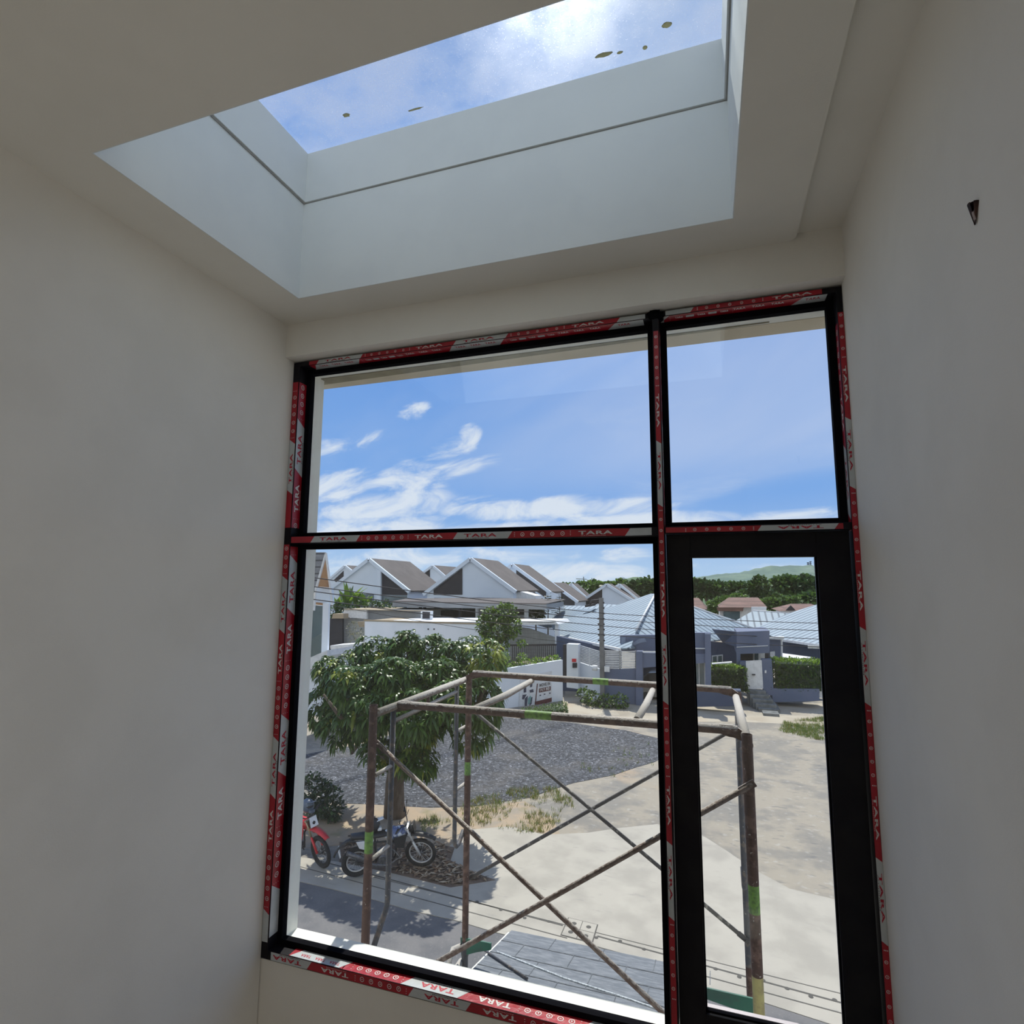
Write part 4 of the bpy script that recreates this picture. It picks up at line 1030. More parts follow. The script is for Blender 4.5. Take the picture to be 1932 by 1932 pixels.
villa(90, (1169, 1103), (1160, 1108), (1200, 1128), (1177, 1103), 'rightmost grey gabled villa, half hidden behind its neighbour', dark=[(1171, 1109), (1194, 1125), (1194, 1130), (1171, 1120)])

# pavilion with broad flat roof
pv = thing('pavilion', (-17, 42, GZ), 'low pavilion with a wide flat grey roof in front of the villas', 'pavilion')
p0, p1 = aty(727, 1137, 38), aty(1031, 1139, 38); zf = p0.z + .06
MB().prism([(p0.x + .6, 38, zf), (p1.x, 38, zf), (p1.x - .5, 45, zf + .02), (p0.x + 3.2, 47, zf + .02), (p0.x - .5, 42, zf)], (0, 0, -.35)).build('fascia', MT['grey'], pv)
MB().prism([(p0.x + .6, 38, zf + .002), (p1.x, 38, zf + .002), (p1.x - .6, 46, zf + .12), (p0.x + 3.2, 48, zf + .12), (p0.x - .5, 42, zf + .1)], (0, 0, .06)).build('roof', MT['vroof'], pv)
face_px(MB(), 44, [(770, 1138), (1026, 1142), (1026, 1175), (770, 1172)], .3).build('wall', MT['whtb'], pv)
for (x0, x1) in ((722, 766), (819, 865), (872, 900), (960, 990)): part('window', 43.9, [(x0, 1139), (x1, 1139), (x1, 1152), (x0, 1151)], .1, 'glz', pv)
for (x0, x1) in ((790, 793), (798, 801), (865, 868), (897, 901), (989, 995)): part('column', 39, [(x0, 1139), (x1, 1139), (x1, 1175), (x0, 1175)], .3, 'whtb' if x0 in (897, 989) else 'vdark', pv)
part('dark_wall', 42, [(815, 1152), (900, 1151), (900, 1166), (815, 1164)], .3, 'vdark', pv); part('dark_wall', 43, [(960, 1141), (990, 1141), (990, 1160), (960, 1160)], .3, 'vdark', pv)
# garage building with white wall and beige flat roof
gb = thing('flat_roof_building', (-15, 36, GZ), 'long white wall building with a beige flat roof behind the mango tree', 'building')
part('wall', 33, [(688, 1172), (905, 1173), (905, 1262), (688, 1262)], 5, 'wht', gb)
z_ = aty(688, 1172, 33).z; xa, xb = aty(688, 1172, 33).x, aty(905, 1172, 33).x
MB().box((xa - .03, 32.95, z_ + .01), (xb + .1, 33.05, z_ + .10)).build('coping', MT['beige'], gb)
MB().box((xa, 33, z_), (xb + 1.5, 37.6, z_ + .03)).build('roof', MT['beige'], gb)
for k in (808, 819): c = aty(k, 1187, 32.99); MB().tube([c, c - Y * .02], .05, 8).build('vent_hole', MT['vdark'], gb)
part('window', 32.96, [(810, 1200), (828, 1200), (828, 1212), (810, 1212)], .05, 'glz', gb)
face_px(MB(), 34.5, [(893, 1172), (1048, 1172), (1053, 1178), (893, 1181)], 3.2).build('canopy_slab', MT['whtb'], gb)
za = aty(893, 1171, 34.5).z; MB().box((aty(893, 1171, 34.5).x, 34.5, za), (aty(1046, 1171, 34.5).x, 37.7, za + .03)).build('canopy_roof', MT['beige'], gb)
part('block_wall', 35.8, [(962, 1181), (998, 1186), (1085, 1216), (1085, 1240), (962, 1240)], .25, 'block', gb); part('column', 34.8, [(1047, 1178), (1054, 1178), (1054, 1262), (1047, 1262)], .25, 'wht', gb)
ac = thing('condenser_unit', (aty(804, 1168, 35).x, 35.3, z_ + .03), 'white air-conditioner condenser with dark grille on the beige flat roof', 'air conditioner')
part('casing', 35, [(794, 1153), (813, 1153), (812, 1169), (794, 1168)], .35, 'whtb', ac); part('grille', 34.97, [(797, 1154), (811, 1155), (810, 1167), (797, 1167)], .03, 'vdark', ac)
gh = thing('flat_roof_building', (-22, 38, GZ), 'low grey building with white fascia and dark gateway, left of the white wall building', 'building')
part('fascia', 37, [(649, 1151), (692, 1150), (692, 1168), (647, 1164)], .3, 'whtb', gh); part('wall', 37.2, [(690, 1150), (797, 1151), (797, 1170), (690, 1170)], 3, 'grey', gh)
part('wall', 37.4, [(649, 1166), (690, 1167), (690, 1250), (649, 1250)], 3, 'block', gh)
zz = aty(649, 1150, 37).z; MB().box((aty(649, 1150, 37).x, 36.9, zz), (aty(797, 1150, 37).x, 41.5, zz + .04)).build('roof', MT['beige'], gh)
part('gateway', 36.6, [(618, 1167), (646, 1167), (646, 1235), (612, 1235)], .2, 'vdark', gh); part('gateway_lintel', 36.4, [(628, 1158), (648, 1158), (648, 1167), (626, 1167)], .8, 'beige', gh)
part('porch_roof', 36.2, [(674, 1173), (688, 1173), (690, 1183), (678, 1183)], .6, 'beige', gh)
pl = thing('planter_box', aty(650, 1255, 30), 'white rendered planter box behind the top left of the mango tree', 'planter')
part('box', 30, [(624, 1222), (666, 1219), (666, 1262), (624, 1262)], 1.2, 'wht', pl)
part('rim', 29.95, [(623, 1218), (668, 1215), (668, 1221), (623, 1224)], 1.3, 'whtb', pl)

# steep gabled white house at the far left
lh = thing('gabled_house', (-15.6, 21, GZ), 'steep gabled white house with timber soffit and slate roof, at the window left edge', 'house')
part('slate_roof', 20.6, [(560, 1042), (613, 1042), (594, 1110), (586, 1128), (560, 1140)], .08, 'slatr', lh)
part('gable_soffit', 20.25, [(613, 1056), (599, 1107), (620, 1108)], .1, 'wood', lh)
for nm_, L_ in (('left', ((614, 1043), (595, 1112), (591, 1152))), ('right', ((614, 1043), (621, 1098), (626, 1142)))):
    b = MB(); w0 = 1.8
    for k in range(2):
        (xa_, ya_), (xb_, yb_) = L_[k], L_[k + 1]; face_px(b, 19.9, [(xa_ - w0 * .6, ya_), (xa_ + w0 * .8, ya_), (xb_ + w0 * .8, yb_), (xb_ - w0 * .8, yb_)], .07)
    b.build('bargeboard', MT['whtb'], lh)
part('wall', 20.5, [(594, 1107), (621, 1108), (623, 1140), (592, 1138)], .3, 'vwall', lh); part('beam', 20.4, [(592, 1136), (609, 1138), (609, 1142), (592, 1140)], .3, 'wood', lh)
part('window', 21, [(590, 1142), (609, 1143), (607, 1245), (586, 1245)], .2, 'glz', lh); part('column', 20.2, [(609, 1138), (620, 1138), (617, 1236), (606, 1238)], .12, 'wht', lh)
part('glass_railing', 19.8, [(585, 1207), (606, 1196), (605, 1238), (583, 1246)], .03, 'glass', lh)
part('terrace_slab', 19.2, [(560, 1252), (600, 1234), (617, 1227), (617, 1238), (600, 1256), (560, 1275)], 3.5, 'whtb', lh)
part('ground_floor', 19.6, [(560, 1270), (610, 1245), (612, 1345), (560, 1360)], 3, 'wht', lh)

# white boundary wall with advertising banner
wa, wb_ = G(930, 1340), G(1062, 1322); za, zb = aty(930, 1268, wa.y).z, aty(1062, 1245, wb_.y).z
wdir = (wb_ - wa).normalized(); wn_ = Vector((wdir.y, -wdir.x, 0))
bw = thing('boundary_wall', wb_, 'white boundary wall with an angled top carrying a sale banner', 'wall')
wl = wa - wdir * 6
b = MB(); bk = -wn_ * .18
zl_ = za - (zb - za) / (wb_ - wa).length * 6 * .6
v = [wl, wb_, Vector((wb_.x, wb_.y, zb)), Vector((wl.x, wl.y, zl_))]
b.prism(v, bk); b.build('wall', MT['wht'], bw)
def onwall(px, py, off=.03):
    d = ray(px, py); o_ = wa + wn_ * off; t_ = (o_.dot(wn_)) / d.dot(wn_); return d * t_
bn_ = thing('banner', onwall(1010, 1325), 'printed property banner with floor plan drawing and price hanging on the white boundary wall', 'banner')
Q = [(978, 1340), (982, 1278), (1041, 1266), (1041, 1326)]
MB().prism([onwall(*q, off=.02) for q in Q], wn_ * .015).build('sheet', MT['whtp'], bn_)
b = MB()
def dr(pts, mi, off=.045): 
    v_ = [onwall(*q, off=off) for q in pts]; b.add(v_, [tuple(range(len(v_)))], mi)
dr([(1013, 1290), (1015, 1289.6), (1011, 1328), (1009, 1328.6)], 0); dr([(1009, 1332), (1009, 1324), (1041, 1316), (1041, 1324)], 0)
dr([(1009, 1331), (1009, 1328), (1020, 1326), (1020, 1329)], 1)
dr([(1017, 1299), (1039, 1294.5), (1039, 1302.5), (1017, 1307)], 0); dr([(1018, 1275), (1037, 1273), (1037, 1276), (1018, 1278)], 0)
for a_ in ([(988, 1297), (993, 1296), (993, 1306), (988, 1307)], [(1000, 1290), (1005, 1288), (1004, 1296), (1000, 1297)], [(999, 1302), (1006, 1300), (1007, 1306), (1000, 1307)], [(986, 1311), (994, 1310), (988, 1320), (985, 1319)], [(990, 1318), (996, 1312), (994, 1334), (990, 1336)], [(1002, 1316), (1005, 1315), (1003, 1328), (998, 1333)]): dr(a_, 2)
dr([(996, 1318), (1001, 1312), (1003, 1316), (1002, 1326), (996, 1330)], 3)
for k, a_ in enumerate(((1018, 1311), (1026, 1309), (1036, 1307))): dr([(a_[0], a_[1]), (a_[0] + 3, a_[1] - .6), (a_[0] + 3, a_[1] + 1.6), (a_[0], a_[1] + 2.2)], 2)
b.build('artwork', [mat('maroon_ink', (.11, .03, .035), .6), mat('brick_ink', (.38, .09, .06), .6), mat('navy_ink', (.05, .055, .10), .6), mat('teal_ink', (.20, .38, .38), .6)], bn_)
b = MB(); o1 = onwall(1018, 1296.5, .05); o2 = onwall(1038, 1292.5, .05); put_text(b, 'MOVE IN', o1, (o2 - o1).normalized(), Z, .17, (o2 - o1).length, 0)
o1 = onwall(1019, 1305.2, .055); o2 = onwall(1037, 1301.5, .055); put_text(b, '14.9 MB', o1, (o2 - o1).normalized(), Z, .17, (o2 - o1).length, 1)
b.build('lettering', [MT['greyink'], MT['whiteink']], bn_)
# hedge strip at the foot of that wall, climbing plants on top
def hedge(name, c4, z0, z1, n, size, label, mats=('hedge', 'darkleaf'), top='lime'):
    """clipped hedge over a four-corner footprint"""
    c4 = [Vector(c) for c in c4]; cen = sum(c4, Vector()) / 4; t_ = thing(name, (cen.x, cen.y, z0), label, 'hedge')
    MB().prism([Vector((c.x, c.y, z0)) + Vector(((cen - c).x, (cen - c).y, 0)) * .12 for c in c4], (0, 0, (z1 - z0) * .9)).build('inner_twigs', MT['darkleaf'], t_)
    pts = []; dirs = []; mids = []
    for i in range(n):
        u, v_, w_ = rng.random(3); f_ = rng.random()
        if f_ < .35: w_ = 1.
        elif f_ < .7: v_ = 0. if rng.random() < .85 else 1.
        else: u = float(round(u))
        p_ = (c4[0] * (1 - u) + c4[1] * u) * (1 - v_) + (c4[3] * (1 - u) + c4[2] * u) * v_
        zz_ = z0 + (z1 - z0) * w_ + rng.normal(0, .03)
        pts.append((p_.x + rng.normal(0, .03), p_.y + rng.normal(0, .03), zz_)); o_ = np.array([p_.x - cen.x, p_.y - cen.y, 0]); o_ = o_ / (np.linalg.norm(o_) + 1e-6)
        d_ = o_ * .6 + rng.normal(0, .5, 3) + np.array([0, 0, .7 if w_ > .9 else .1]); dirs.append(d_ / np.linalg.norm(d_)); mids.append(2 if w_ > .88 and rng.random() < .8 else int(rng.random() < .4))
    L_ = size * (.7 + .6 * rng.random(n)); leaves(np.array(pts), np.array(dirs), L_, L_ * .5, mids, .2).build('foliage', [MT[mats[0]], MT[mats[1]], MT[top]], t_)
    return t_
h0 = G(985, 1344); h1 = G(1068, 1343)
hedge('hedge', (G(985, 1356), G(1069, 1350), G(1066, 1336), G(985, 1350)), GZ, GZ + .30, 1500, .09, 'low dark green hedge strip at the foot of the white boundary wall', top='hedge')
vn = thing('climbing_plant', onwall(1000, 1255, -.6), 'bright green leafy plants spilling over the top of the white boundary wall', 'plants')
bush('', [(tuple(onwall(x, y, -.5)), r_, .4, r_ * .6) for x, y, r_ in ((955, 1262, .45), (975, 1256, .5), (995, 1253, .55), (1018, 1250, .5), (1040, 1245, .4), (948, 1240, .5), (985, 1238, .3), (1050, 1242, .25))], 1300, .13, ['lime', 'hedge'], vn, mw=[.65, .35])
# round tree behind the wall
def tree(name, Yv, base_px, crown, n, size, mats, mw, label, trunk=.12, group=None, flat=.3, aspect=.5, cat='tree', droop=.2):
    c0_ = aty(base_px[0], base_px[1], Yv); t_ = thing(name, (c0_.x, Yv, GZ), label, cat, group)
    cl_ = []
    for (px, py, rx, ry) in crown:
        c = aty(px, py, Yv + random.uniform(-.5, .5) * rx / FPX * Yv * .6); s_ = Yv / FPX; cl_.append((tuple(c), rx * s_, rx * s_ * .9, ry * s_))
    bush('', cl_, n, size, mats, t_, flat, mw, droop, aspect)
    c = cl_[0][0]; MB().tube([(c0_.x, Yv, GZ), (c0_.x, Yv, (GZ + c[2]) / 2), (c[0], c[1], c[2])], [trunk, trunk * .8, trunk * .5], 8).build('trunk', MT['bark'], t_)
    return t_
tree('leafy_tree', 31, (953, 1262), [(938, 1190, 34, 26), (955, 1155, 24, 20), (915, 1180, 20, 22), (965, 1182, 22, 24), (925, 1160, 20, 16), (985, 1214, 10, 7), (948, 1215, 14, 12)], 2300, .22, ['hedge', 'lime', 'forest'], [.4, .3, .3], 'small round green tree rising behind the mango tree and the white boundary wall', .13)

# gate post, black fence, louvre fence, poles
gp = thing('gate_post', G(1080, 1300), 'white gate post with small red sign and dark letter box', 'gate post')
part('pillar', 31.8, [(1069, 1215), (1091, 1216), (1091, 1300), (1069, 1297)], .6, 'wht', gp); part('red_sign', 31.77, [(1079, 1243), (1087, 1243), (1087, 1249), (1079, 1249)], .03, 'redp', gp); part('letter_box', 31.7, [(1080, 1251), (1088, 1251), (1088, 1260), (1080, 1260)], .1, 'vdark', gp)
bf = thing('metal_fence', aty(1020, 1250, 34.5), 'black metal bar fence between the green tree and the white gate post', 'fence')
b = MB()
for k in range(27):
    x = 966 + k * 3.7; face_px(b, 34.5, [(x, 1217), (x + 1.1, 1217), (x + 1.1, 1262), (x, 1262)], .04)
b.build('bars', MT['vdark'], bf); part('rail', 34.45, [(962, 1216), (1068, 1215), (1068, 1218), (962, 1219)], .1, 'vdark', bf); part('end_post', 32.2, [(1062.5, 1216), (1069, 1216), (1069, 1290), (1062.5, 1288)], .15, 'vdark', bf)
def louvre(a0, a1, a2, a3, ya, yb, label, n=11):
    """corners: top-left, top-right, bottom-right, bottom-left (px)"""
    c = [aty(*a0, ya), aty(*a1, yb), aty(*a2, yb), aty(*a3, ya)]
    t_ = thing('louvre_fence', (c[3] + c[2]) / 2, label, 'fence'); th = Vector((0, .05, 0)); b = MB()
    for k in range(n):
        f0 = (k + .15) / n; f1 = (k + .72) / n
        b.prism([c[0].lerp(c[3], f0), c[1].lerp(c[2], f0), c[1].lerp(c[2], f1), c[0].lerp(c[3], f1)], th)
    b.build('slats', MT['whtb'], t_); b = MB()
    for k in range(3):
        f0 = k / 2 * .97; p_, q_ = c[0].lerp(c[1], f0), c[0].lerp(c[1], f0 + .03); r_, s_ = c[3].lerp(c[2], f0 + .03), c[3].lerp(c[2], f0); b.prism([p_, q_, r_, s_], th * 1.5 - Vector((0, .02, 0)))
    b.build('frame', MT['whtb'], t_)
louvre((1091, 1216), (1134, 1229), (1134, 1263), (1091, 1249), 32.4, 31.2, 'white slatted fence panel on the low white wall, left of the nearer pole')
louvre((1140, 1227), (1200, 1228), (1200, 1262), (1140, 1264), 31., 31., 'white slatted fence panel on the blue-grey wall, right of the nearer pole')
lw = thing('low_wall', G(1112, 1320), 'low white wall under the slatted fence beside the gate post', 'wall')
MB().prism([aty(1091, 1249, 32.45), aty(1134, 1263, 31.25), Vector((aty(1134, 1263, 31.25).x, 31.25, GZ)), Vector((aty(1091, 1249, 32.45).x, 32.45, GZ))], (0, .2, 0)).build('wall', MT['wht'], lw)
def pole(px, pyb, pyt, w_, label, side, arm=False):
    g = G(px, pyb); zt = aty(px - 1, pyt, g.y).z; t_ = thing('utility_pole', g, label, 'utility pole', None)
    b = MB().prism([(g.x - w_, g.y - w_, GZ), (g.x + w_, g.y - w_, GZ), (g.x + w_, g.y + w_, GZ), (g.x - w_, g.y + w_, GZ)], (0, 0, zt - GZ)); b.build('post', MT['concp'], t_)
    b = MB()
    for k in range(8):
        z = zt - .25 - k * .28; b.tube([(g.x + w_, g.y - w_, z), (g.x + w_ + .07, g.y - w_, z)], .045, 8)
        if k > 2: b.tube([(g.x - w_, g.y - w_, z), (g.x - w_ - .07, g.y - w_, z)], .045, 8)
    b.build('insulators', MT['vdark'], t_)
    if arm:
        b = MB().tube([(g.x, g.y, zt - .1), (g.x - .5, g.y - .1, zt - .15), (g.x - .6, g.y - .1, zt - .4)], .05, 8); b.tube([(g.x - .3, g.y - .1, zt - .35), (g.x - .85, g.y - .1, zt - .45)], .06, 8)
        b.build('bracket', MT['vdark'], t_); c = Vector((g.x + .28, g.y - .15, GZ + 1.75))
        MB().box(c - Vector((.13, .07, .14)), c + Vector((.13, .07, .14))).build('meter_box', MT['whtb'], t_); MB().tube([(g.x - .35, g.y - .2, GZ + 1.65), (g.x - .35, g.y - .2, GZ + 1.9)], .14, 14).build('electric_meter', MT['whtb'], t_)
    else: c = Vector((g.x - .35, g.y - .1, GZ + 2.9)); MB().box(c - Vector((.4, .05, .08)), c + Vector((.4, .05, .08))).build('lamp', MT['whtb'], t_)
    return g, zt
MT['concp'] = mat('concrete_pole', (.20, .20, .20), .9, (.14, .14, .14), 2.)
g1, zt1 = pole(1137, 1326, 1128, .11, 'square concrete utility pole with electric meters in front of the metal roofs', 1, True)
g2, zt2 = pole(1560, 1328, 1138, .12, 'utility pole with insulators at the right edge of the door glass', -1)
for k, (yl, y1, y2) in enumerate(((1090, 1157, 1176), (1107, 1168, 1190), (1116, 1181, 1206), (1131, 1197, 1221))):
    a = aty(593, yl, 17.); c = aty(1137, y1, g1.y - .14); e_ = aty(1552, y2, g2.y - .15); a2 = a + (a - c) * .8; e2 = e_ + (e_ - c) * 1.2
    def cat_(p, q, sag=.06, n=8): return [p.lerp(q, i / n) - Z * sag * 4 * (i / n) * (1 - i / n) for i in range(n + 1)]
    tag(MB().tube(cat_(a2, a, 0) + cat_(a, c)[1:] + cat_(c, e_)[1:] + cat_(e_, e2, 0)[1:], .019, 6).build('overhead_cable', MT['vdark']),
        ('topmost', 'second highest', 'third highest', 'lowest')[k] + ' of the four long black overhead cables crossing from pole to pole', 'cable', 'overhead cables')
a = aty(593, 1136, 22.); c = aty(1066, 1212, 33)
tag(MB().tube(cat_(a + (a - c) * .5, a, 0) + cat_(a, c, .1)[1:], .014, 6).build('service_cable', MT['vdark']), 'thin service cable sagging below the others towards the black fence', 'cable')
bu = thing('bush', G(1118, 1338), 'low leafy bush at the foot of the nearer utility pole', 'bush')
g_ = G(1118, 1332); bush('', [((g_.x, g_.y, GZ + .35), .55, .5, .4), ((g_.x + .7, g_.y - .2, GZ + .3), .5, .4, .35), ((g_.x - .5, g_.y + .5, GZ + .45), .45, .4, .4), ((g_.x + 1.4, g_.y - .1, GZ + .35), .5, .4, .4)], 900, .16, ['hedge', 'lime', 'darkleaf'], bu, mw=[.5, .2, .3])


# ------------------------------------------------------------------ blue-grey houses with ribbed metal roofs
def plane_px(p0, p1, p2, pts):
    n_ = (p1 - p0).cross(p2 - p0).normalized(); out = []
    for q in pts: d = ray(*q); out.append(d * (p0.dot(n_) / d.dot(n_)))
    return out
def ribbed(name, d):
    M = mat(name, (.27, .34, .40), .6, (.31, .38, .44), .5, spec=.2); t = NT(M.node_tree); b = t.n['Principled BSDF']; cur = b.inputs['Base Color'].links[0].from_socket
    tcn = t.new('ShaderNodeTexCoord'); dt = t.vmath('DOT_PRODUCT', tcn.outputs['Object'], tuple(d))
    fr_ = t.math('FRACT', t.math('DIVIDE', t.math('ADD', dt, 200.), .5)); f = t.math('LESS_THAN', fr_, .28)
    t.l.new(t.mix(f, cur, (.09, .125, .17, 1)), b.inputs['Base Color']); return M
hA = thing('blue_house', (-2, 38, GZ), 'blue-grey house with a large pale ribbed metal hip roof behind the white slatted fences', 'house')
F_, L_, Pk = atz(1172, 1223, -3.2), atz(1050, 1197, -3.2), aty(1237, 1120, 42.); E2 = atz(1342, 1209, -3.2)
def roof(par, nm, p0, p1, p2, pts, ribdir=None):
    v_ = plane_px(p0, p1, p2, pts); d = ribdir or (p1 - p0).normalized()
    n_ = (p1 - p0).cross(p2 - p0).normalized(); n_ = n_ if n_.z > 0 else -n_
    return MB().prism(v_, n_ * -.08).build('roof', ribbed(nm, d), par), v_
roof(hA, 'ribbed_roof_a', L_, F_, Pk, [(1172, 1223), (1050, 1197), (1040, 1180), (1100, 1157), (1165, 1141), (1228, 1120), (1237, 1120), (1200, 1190), (1190, 1222)])
roof(hA, 'ribbed_roof_b', F_, E2, Pk, [(1237, 1120), (1246, 1119), (1310, 1146), (1388, 1170), (1426, 1188), (1366, 1206), (1342, 1209), (1190, 1222), (1200, 1190)])
roof(hA, 'ribbed_roof_c', atz(990, 1176, -3.2), atz(1052, 1193, -3.2), aty(1030, 1151, 50), [(975, 1165), (1030, 1151), (1125, 1148), (1100, 1158), (1046, 1182), (1030, 1183)])
roof(hA, 'ribbed_roof_d', aty(1060, 1151, 57), aty(1125, 1150, 57), aty(1120, 1142, 60), [(1060, 1151), (1067, 1143), (1120, 1143), (1128, 1139), (1168, 1141), (1120, 1151)], Vector((1, 0, 0)))
b = MB()
for a, c in ((L_, F_),): b.prism([a, c, c - Z * .14, a - Z * .14], (-.10, -.10, 0))
for a, c, d_ in ((Pk, plane_px(L_, F_, Pk, [(1200, 1190)])[0], 0), (Pk, plane_px(F_, E2, Pk, [(1426, 1188)])[0], 0)): b.tube([a + Z * .03, c + Z * .03], .07, 6)
b.build('gutter', MT['whtb'], hA)
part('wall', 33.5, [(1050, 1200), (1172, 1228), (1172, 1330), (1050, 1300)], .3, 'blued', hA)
part('wall', 31., [(1140, 1262), (1201, 1262), (1201, 1334), (1140, 1328)], .3, 'blue', hA)
part('parapet', 32., [(1170, 1199), (1245, 1198), (1245, 1236), (1170, 1229)], .5, 'blue', hA); part('pillar', 30.8, [(1200, 1229), (1212, 1229), (1212, 1337), (1200, 1336)], .5, 'blue', hA)
b = MB(); v_ = [(1172, 1202), (1180, 1202), (1180, 1211), (1187, 1215), (1196, 1212), (1206, 1205), (1216, 1204), (1220, 1211), (1208, 1213), (1196, 1218), (1183, 1221), (1172, 1218)]
face_px(b, 31.96, v_, .04); b.build('wall_emblem', mat('pale_blue_relief', (.22, .27, .37), .8), hA)
part('lintel', 30.9, [(1212, 1232), (1342, 1234), (1342, 1250), (1212, 1260)], .6, 'blue', hA); part('lintel_trim', 30.85, [(1200, 1229), (1300, 1229), (1300, 1231), (1200, 1231)], .1, 'whtb', hA)
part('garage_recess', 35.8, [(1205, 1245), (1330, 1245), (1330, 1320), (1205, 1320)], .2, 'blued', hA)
part('pillar', 30.8, [(1330, 1196), (1341, 1196), (1342, 1304), (1331, 1304)], .6, 'blue', hA); part('parapet', 31.2, [(1300, 1194), (1341, 1194), (1341, 1250), (1300, 1250)], .5, 'blue', hA)
part('parapet_trim', 31.1, [(1300, 1222), (1341, 1223), (1341, 1225), (1300, 1224)], .1, 'whtb', hA)
part('sliding_door', 31.4, [(1306, 1250), (1331, 1251), (1331, 1302), (1306, 1302)], .1, 'glz', hA); b = MB(); face_px(b, 31.3, [(1328.5, 1246), (1331, 1246), (1332, 1300), (1329.5, 1300)], .1); face_px(b, 31.3, [(1318, 1252), (1319.4, 1252), (1320, 1300), (1318.6, 1300)], .1); b.build('door_frame', MT['whtb'], hA)
part('plinth', 30.6, [(1300, 1302), (1398, 1303), (1398, 1332), (1300, 1334)], .6, 'blued', hA)
# centre block with porch
part('porch_block', 33.4, [(1390, 1192), (1452, 1190), (1452, 1232), (1390, 1234)], 3, 'blue', hA); part('porch_block', 33.4, [(1390, 1234), (1397, 1234), (1397, 1300), (1392, 1300)], .5, 'blue', hA)
v_ = [aty(1390, 1192, 33.4), aty(1343, 1187, 38), aty(1364, 1213, 38), aty(1391, 1221, 33.4)]
MB().prism(v_, (.3, .1, 0)).build('porch_side', MT['blued'], hA)  # deeper blue puts the shade of this side into its colour
part('trim_line', 33.36, [(1390, 1220.4), (1449, 1217.6), (1449, 1218.8), (1390, 1221.6)], .05, 'whtb', hA)
part('porch_recess', 36.4, [(1395, 1225), (1450, 1225), (1450, 1262), (1395, 1262)], .2, 'vdark', hA); part('window', 36.2, [(1421, 1231), (1443, 1230), (1443, 1248), (1421, 1249)], .1, 'whtb', hA); part('window_pane', 36.1, [(1424, 1233), (1431, 1233), (1431, 1247), (1424, 1247)], .1, 'glz', hA)
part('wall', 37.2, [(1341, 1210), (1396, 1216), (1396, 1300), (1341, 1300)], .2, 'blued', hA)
wf = part('window', 37.1, [(1343, 1237), (1364, 1235), (1364, 1252), (1343, 1253)], .1, 'whtb', hA); b = MB(); face_px(b, 37.05, [(1345, 1239), (1352, 1238), (1352, 1250), (1345, 1251)], .06); face_px(b, 37.05, [(1355, 1238), (1362, 1237), (1362, 1250), (1355, 1250)], .06); b.build('pane', MT['glz'], wf)
part('coping', 32.6, [(1343, 1252), (1381, 1249), (1381, 1251), (1343, 1254)], .3, 'whtb', hA)
part('wall', 36.6, [(1450, 1204), (1475, 1206), (1475, 1262), (1450, 1262)], .3, 'blue', hA); part('roof_edge', 36.2, [(1450, 1203), (1480, 1202), (1477, 1207), (1450, 1206)], .6, 'whtb', hA)
wf = part('window', 36.5, [(1453, 1230), (1462, 1229), (1462, 1246), (1453, 1246)], .1, 'whtb', hA)
b = MB(); c_, d_ = aty(1474.5, 1208, 36.4), aty(1475, 1244, 36.4); b.tube([aty(1479, 1203, 36.5), c_, d_], .05, 8); b.build('downpipe', MT['whtb'], hA)
# right-hand house
hB = thing('blue_house', (6, 42, GZ), 'second ribbed metal roof and dark blue wall at the right of the door glass', 'house')
q0, q1 = atz(1476, 1206, -3.2), atz(1556, 1217, -3.2); top = aty(1548, 1138, 47)
roof(hB, 'ribbed_roof_e', q0, q1, top, [(1488, 1157), (1548, 1138), (1600, 1142), (1600, 1224), (1476, 1206), (1420, 1189), (1440, 1178)])
t0, t1, t2 = aty(1421, 1152, 55), aty(1488, 1157, 54), atz(1400, 1176, -3.0)
roof(hB, 'ribbed_roof_f', t1, t0, t2, [(1421, 1152), (1488, 1157), (1438, 1180), (1420, 1189), (1388, 1171)], Vector((1, 0, 0)))
b = MB(); b.prism([q0, q1 + (q1 - q0) * .5, q1 + (q1 - q0) * .5 - Z * .14, q0 - Z * .14], (0, -.12, 0)); b.tube([aty(1421, 1152, 55), aty(1490, 1157, 54)], .07, 6); b.build('gutter', MT['whtb'], hB)
part('wall', 40.5, [(1474, 1208), (1600, 1226), (1600, 1262), (1474, 1262)], .3, 'blued', hB)
v_ = [aty(1475, 1232, 39.5), aty(1533, 1240, 37), aty(1451, 1247, 35), aty(1451, 1244, 37)]
MB().prism(v_, (0, 0, -.1)).build('lean_to_roof', MT['whtb'], hB)
# entrance: steps, gate, pillars, hedges
en = thing('entrance_gate', G(1425, 1325), 'plain white metal gate door between blue-grey pillars above the stone steps', 'gate')
part('gate_leaf', 33.1, [(1407, 1247), (1437, 1245.5), (1440, 1299), (1410, 1301)], .06, 'whtb', en); part('handle', 33.02, [(1419, 1272), (1425, 1272), (1425, 1274), (1419, 1274)], .07, 'vdark', en)
part('pillar', 33.1, [(1396, 1248), (1408, 1248), (1410, 1305), (1398, 1305)], .5, 'blue', en); part('pillar', 33.1, [(1437, 1244), (1456, 1244), (1460, 1312), (1441, 1312)], .5, 'blue', en); part('intercom', 33.0, [(1443, 1265), (1446, 1265), (1446, 1270), (1443, 1270)], .1, 'whtb', en)
stp = thing('steps', G(1440, 1330), 'dark grey stone entrance steps leading up to the white gate', 'steps')
za = aty(1425, 1301, 33.0).z
for k in range(5):
    zt_ = za - (za - GZ) * k / 5; y0_ = 33. - .32 * k; x0_, x1_ = aty(1409 + k * 4, 1303, 33).x, aty(1444 + k * 5, 1303, 33).x
    MB().box((x0_, y0_ - .32, GZ), (x1_, 33.2, zt_ - .0)).build('step', MT['step'], stp, bevel=.02)
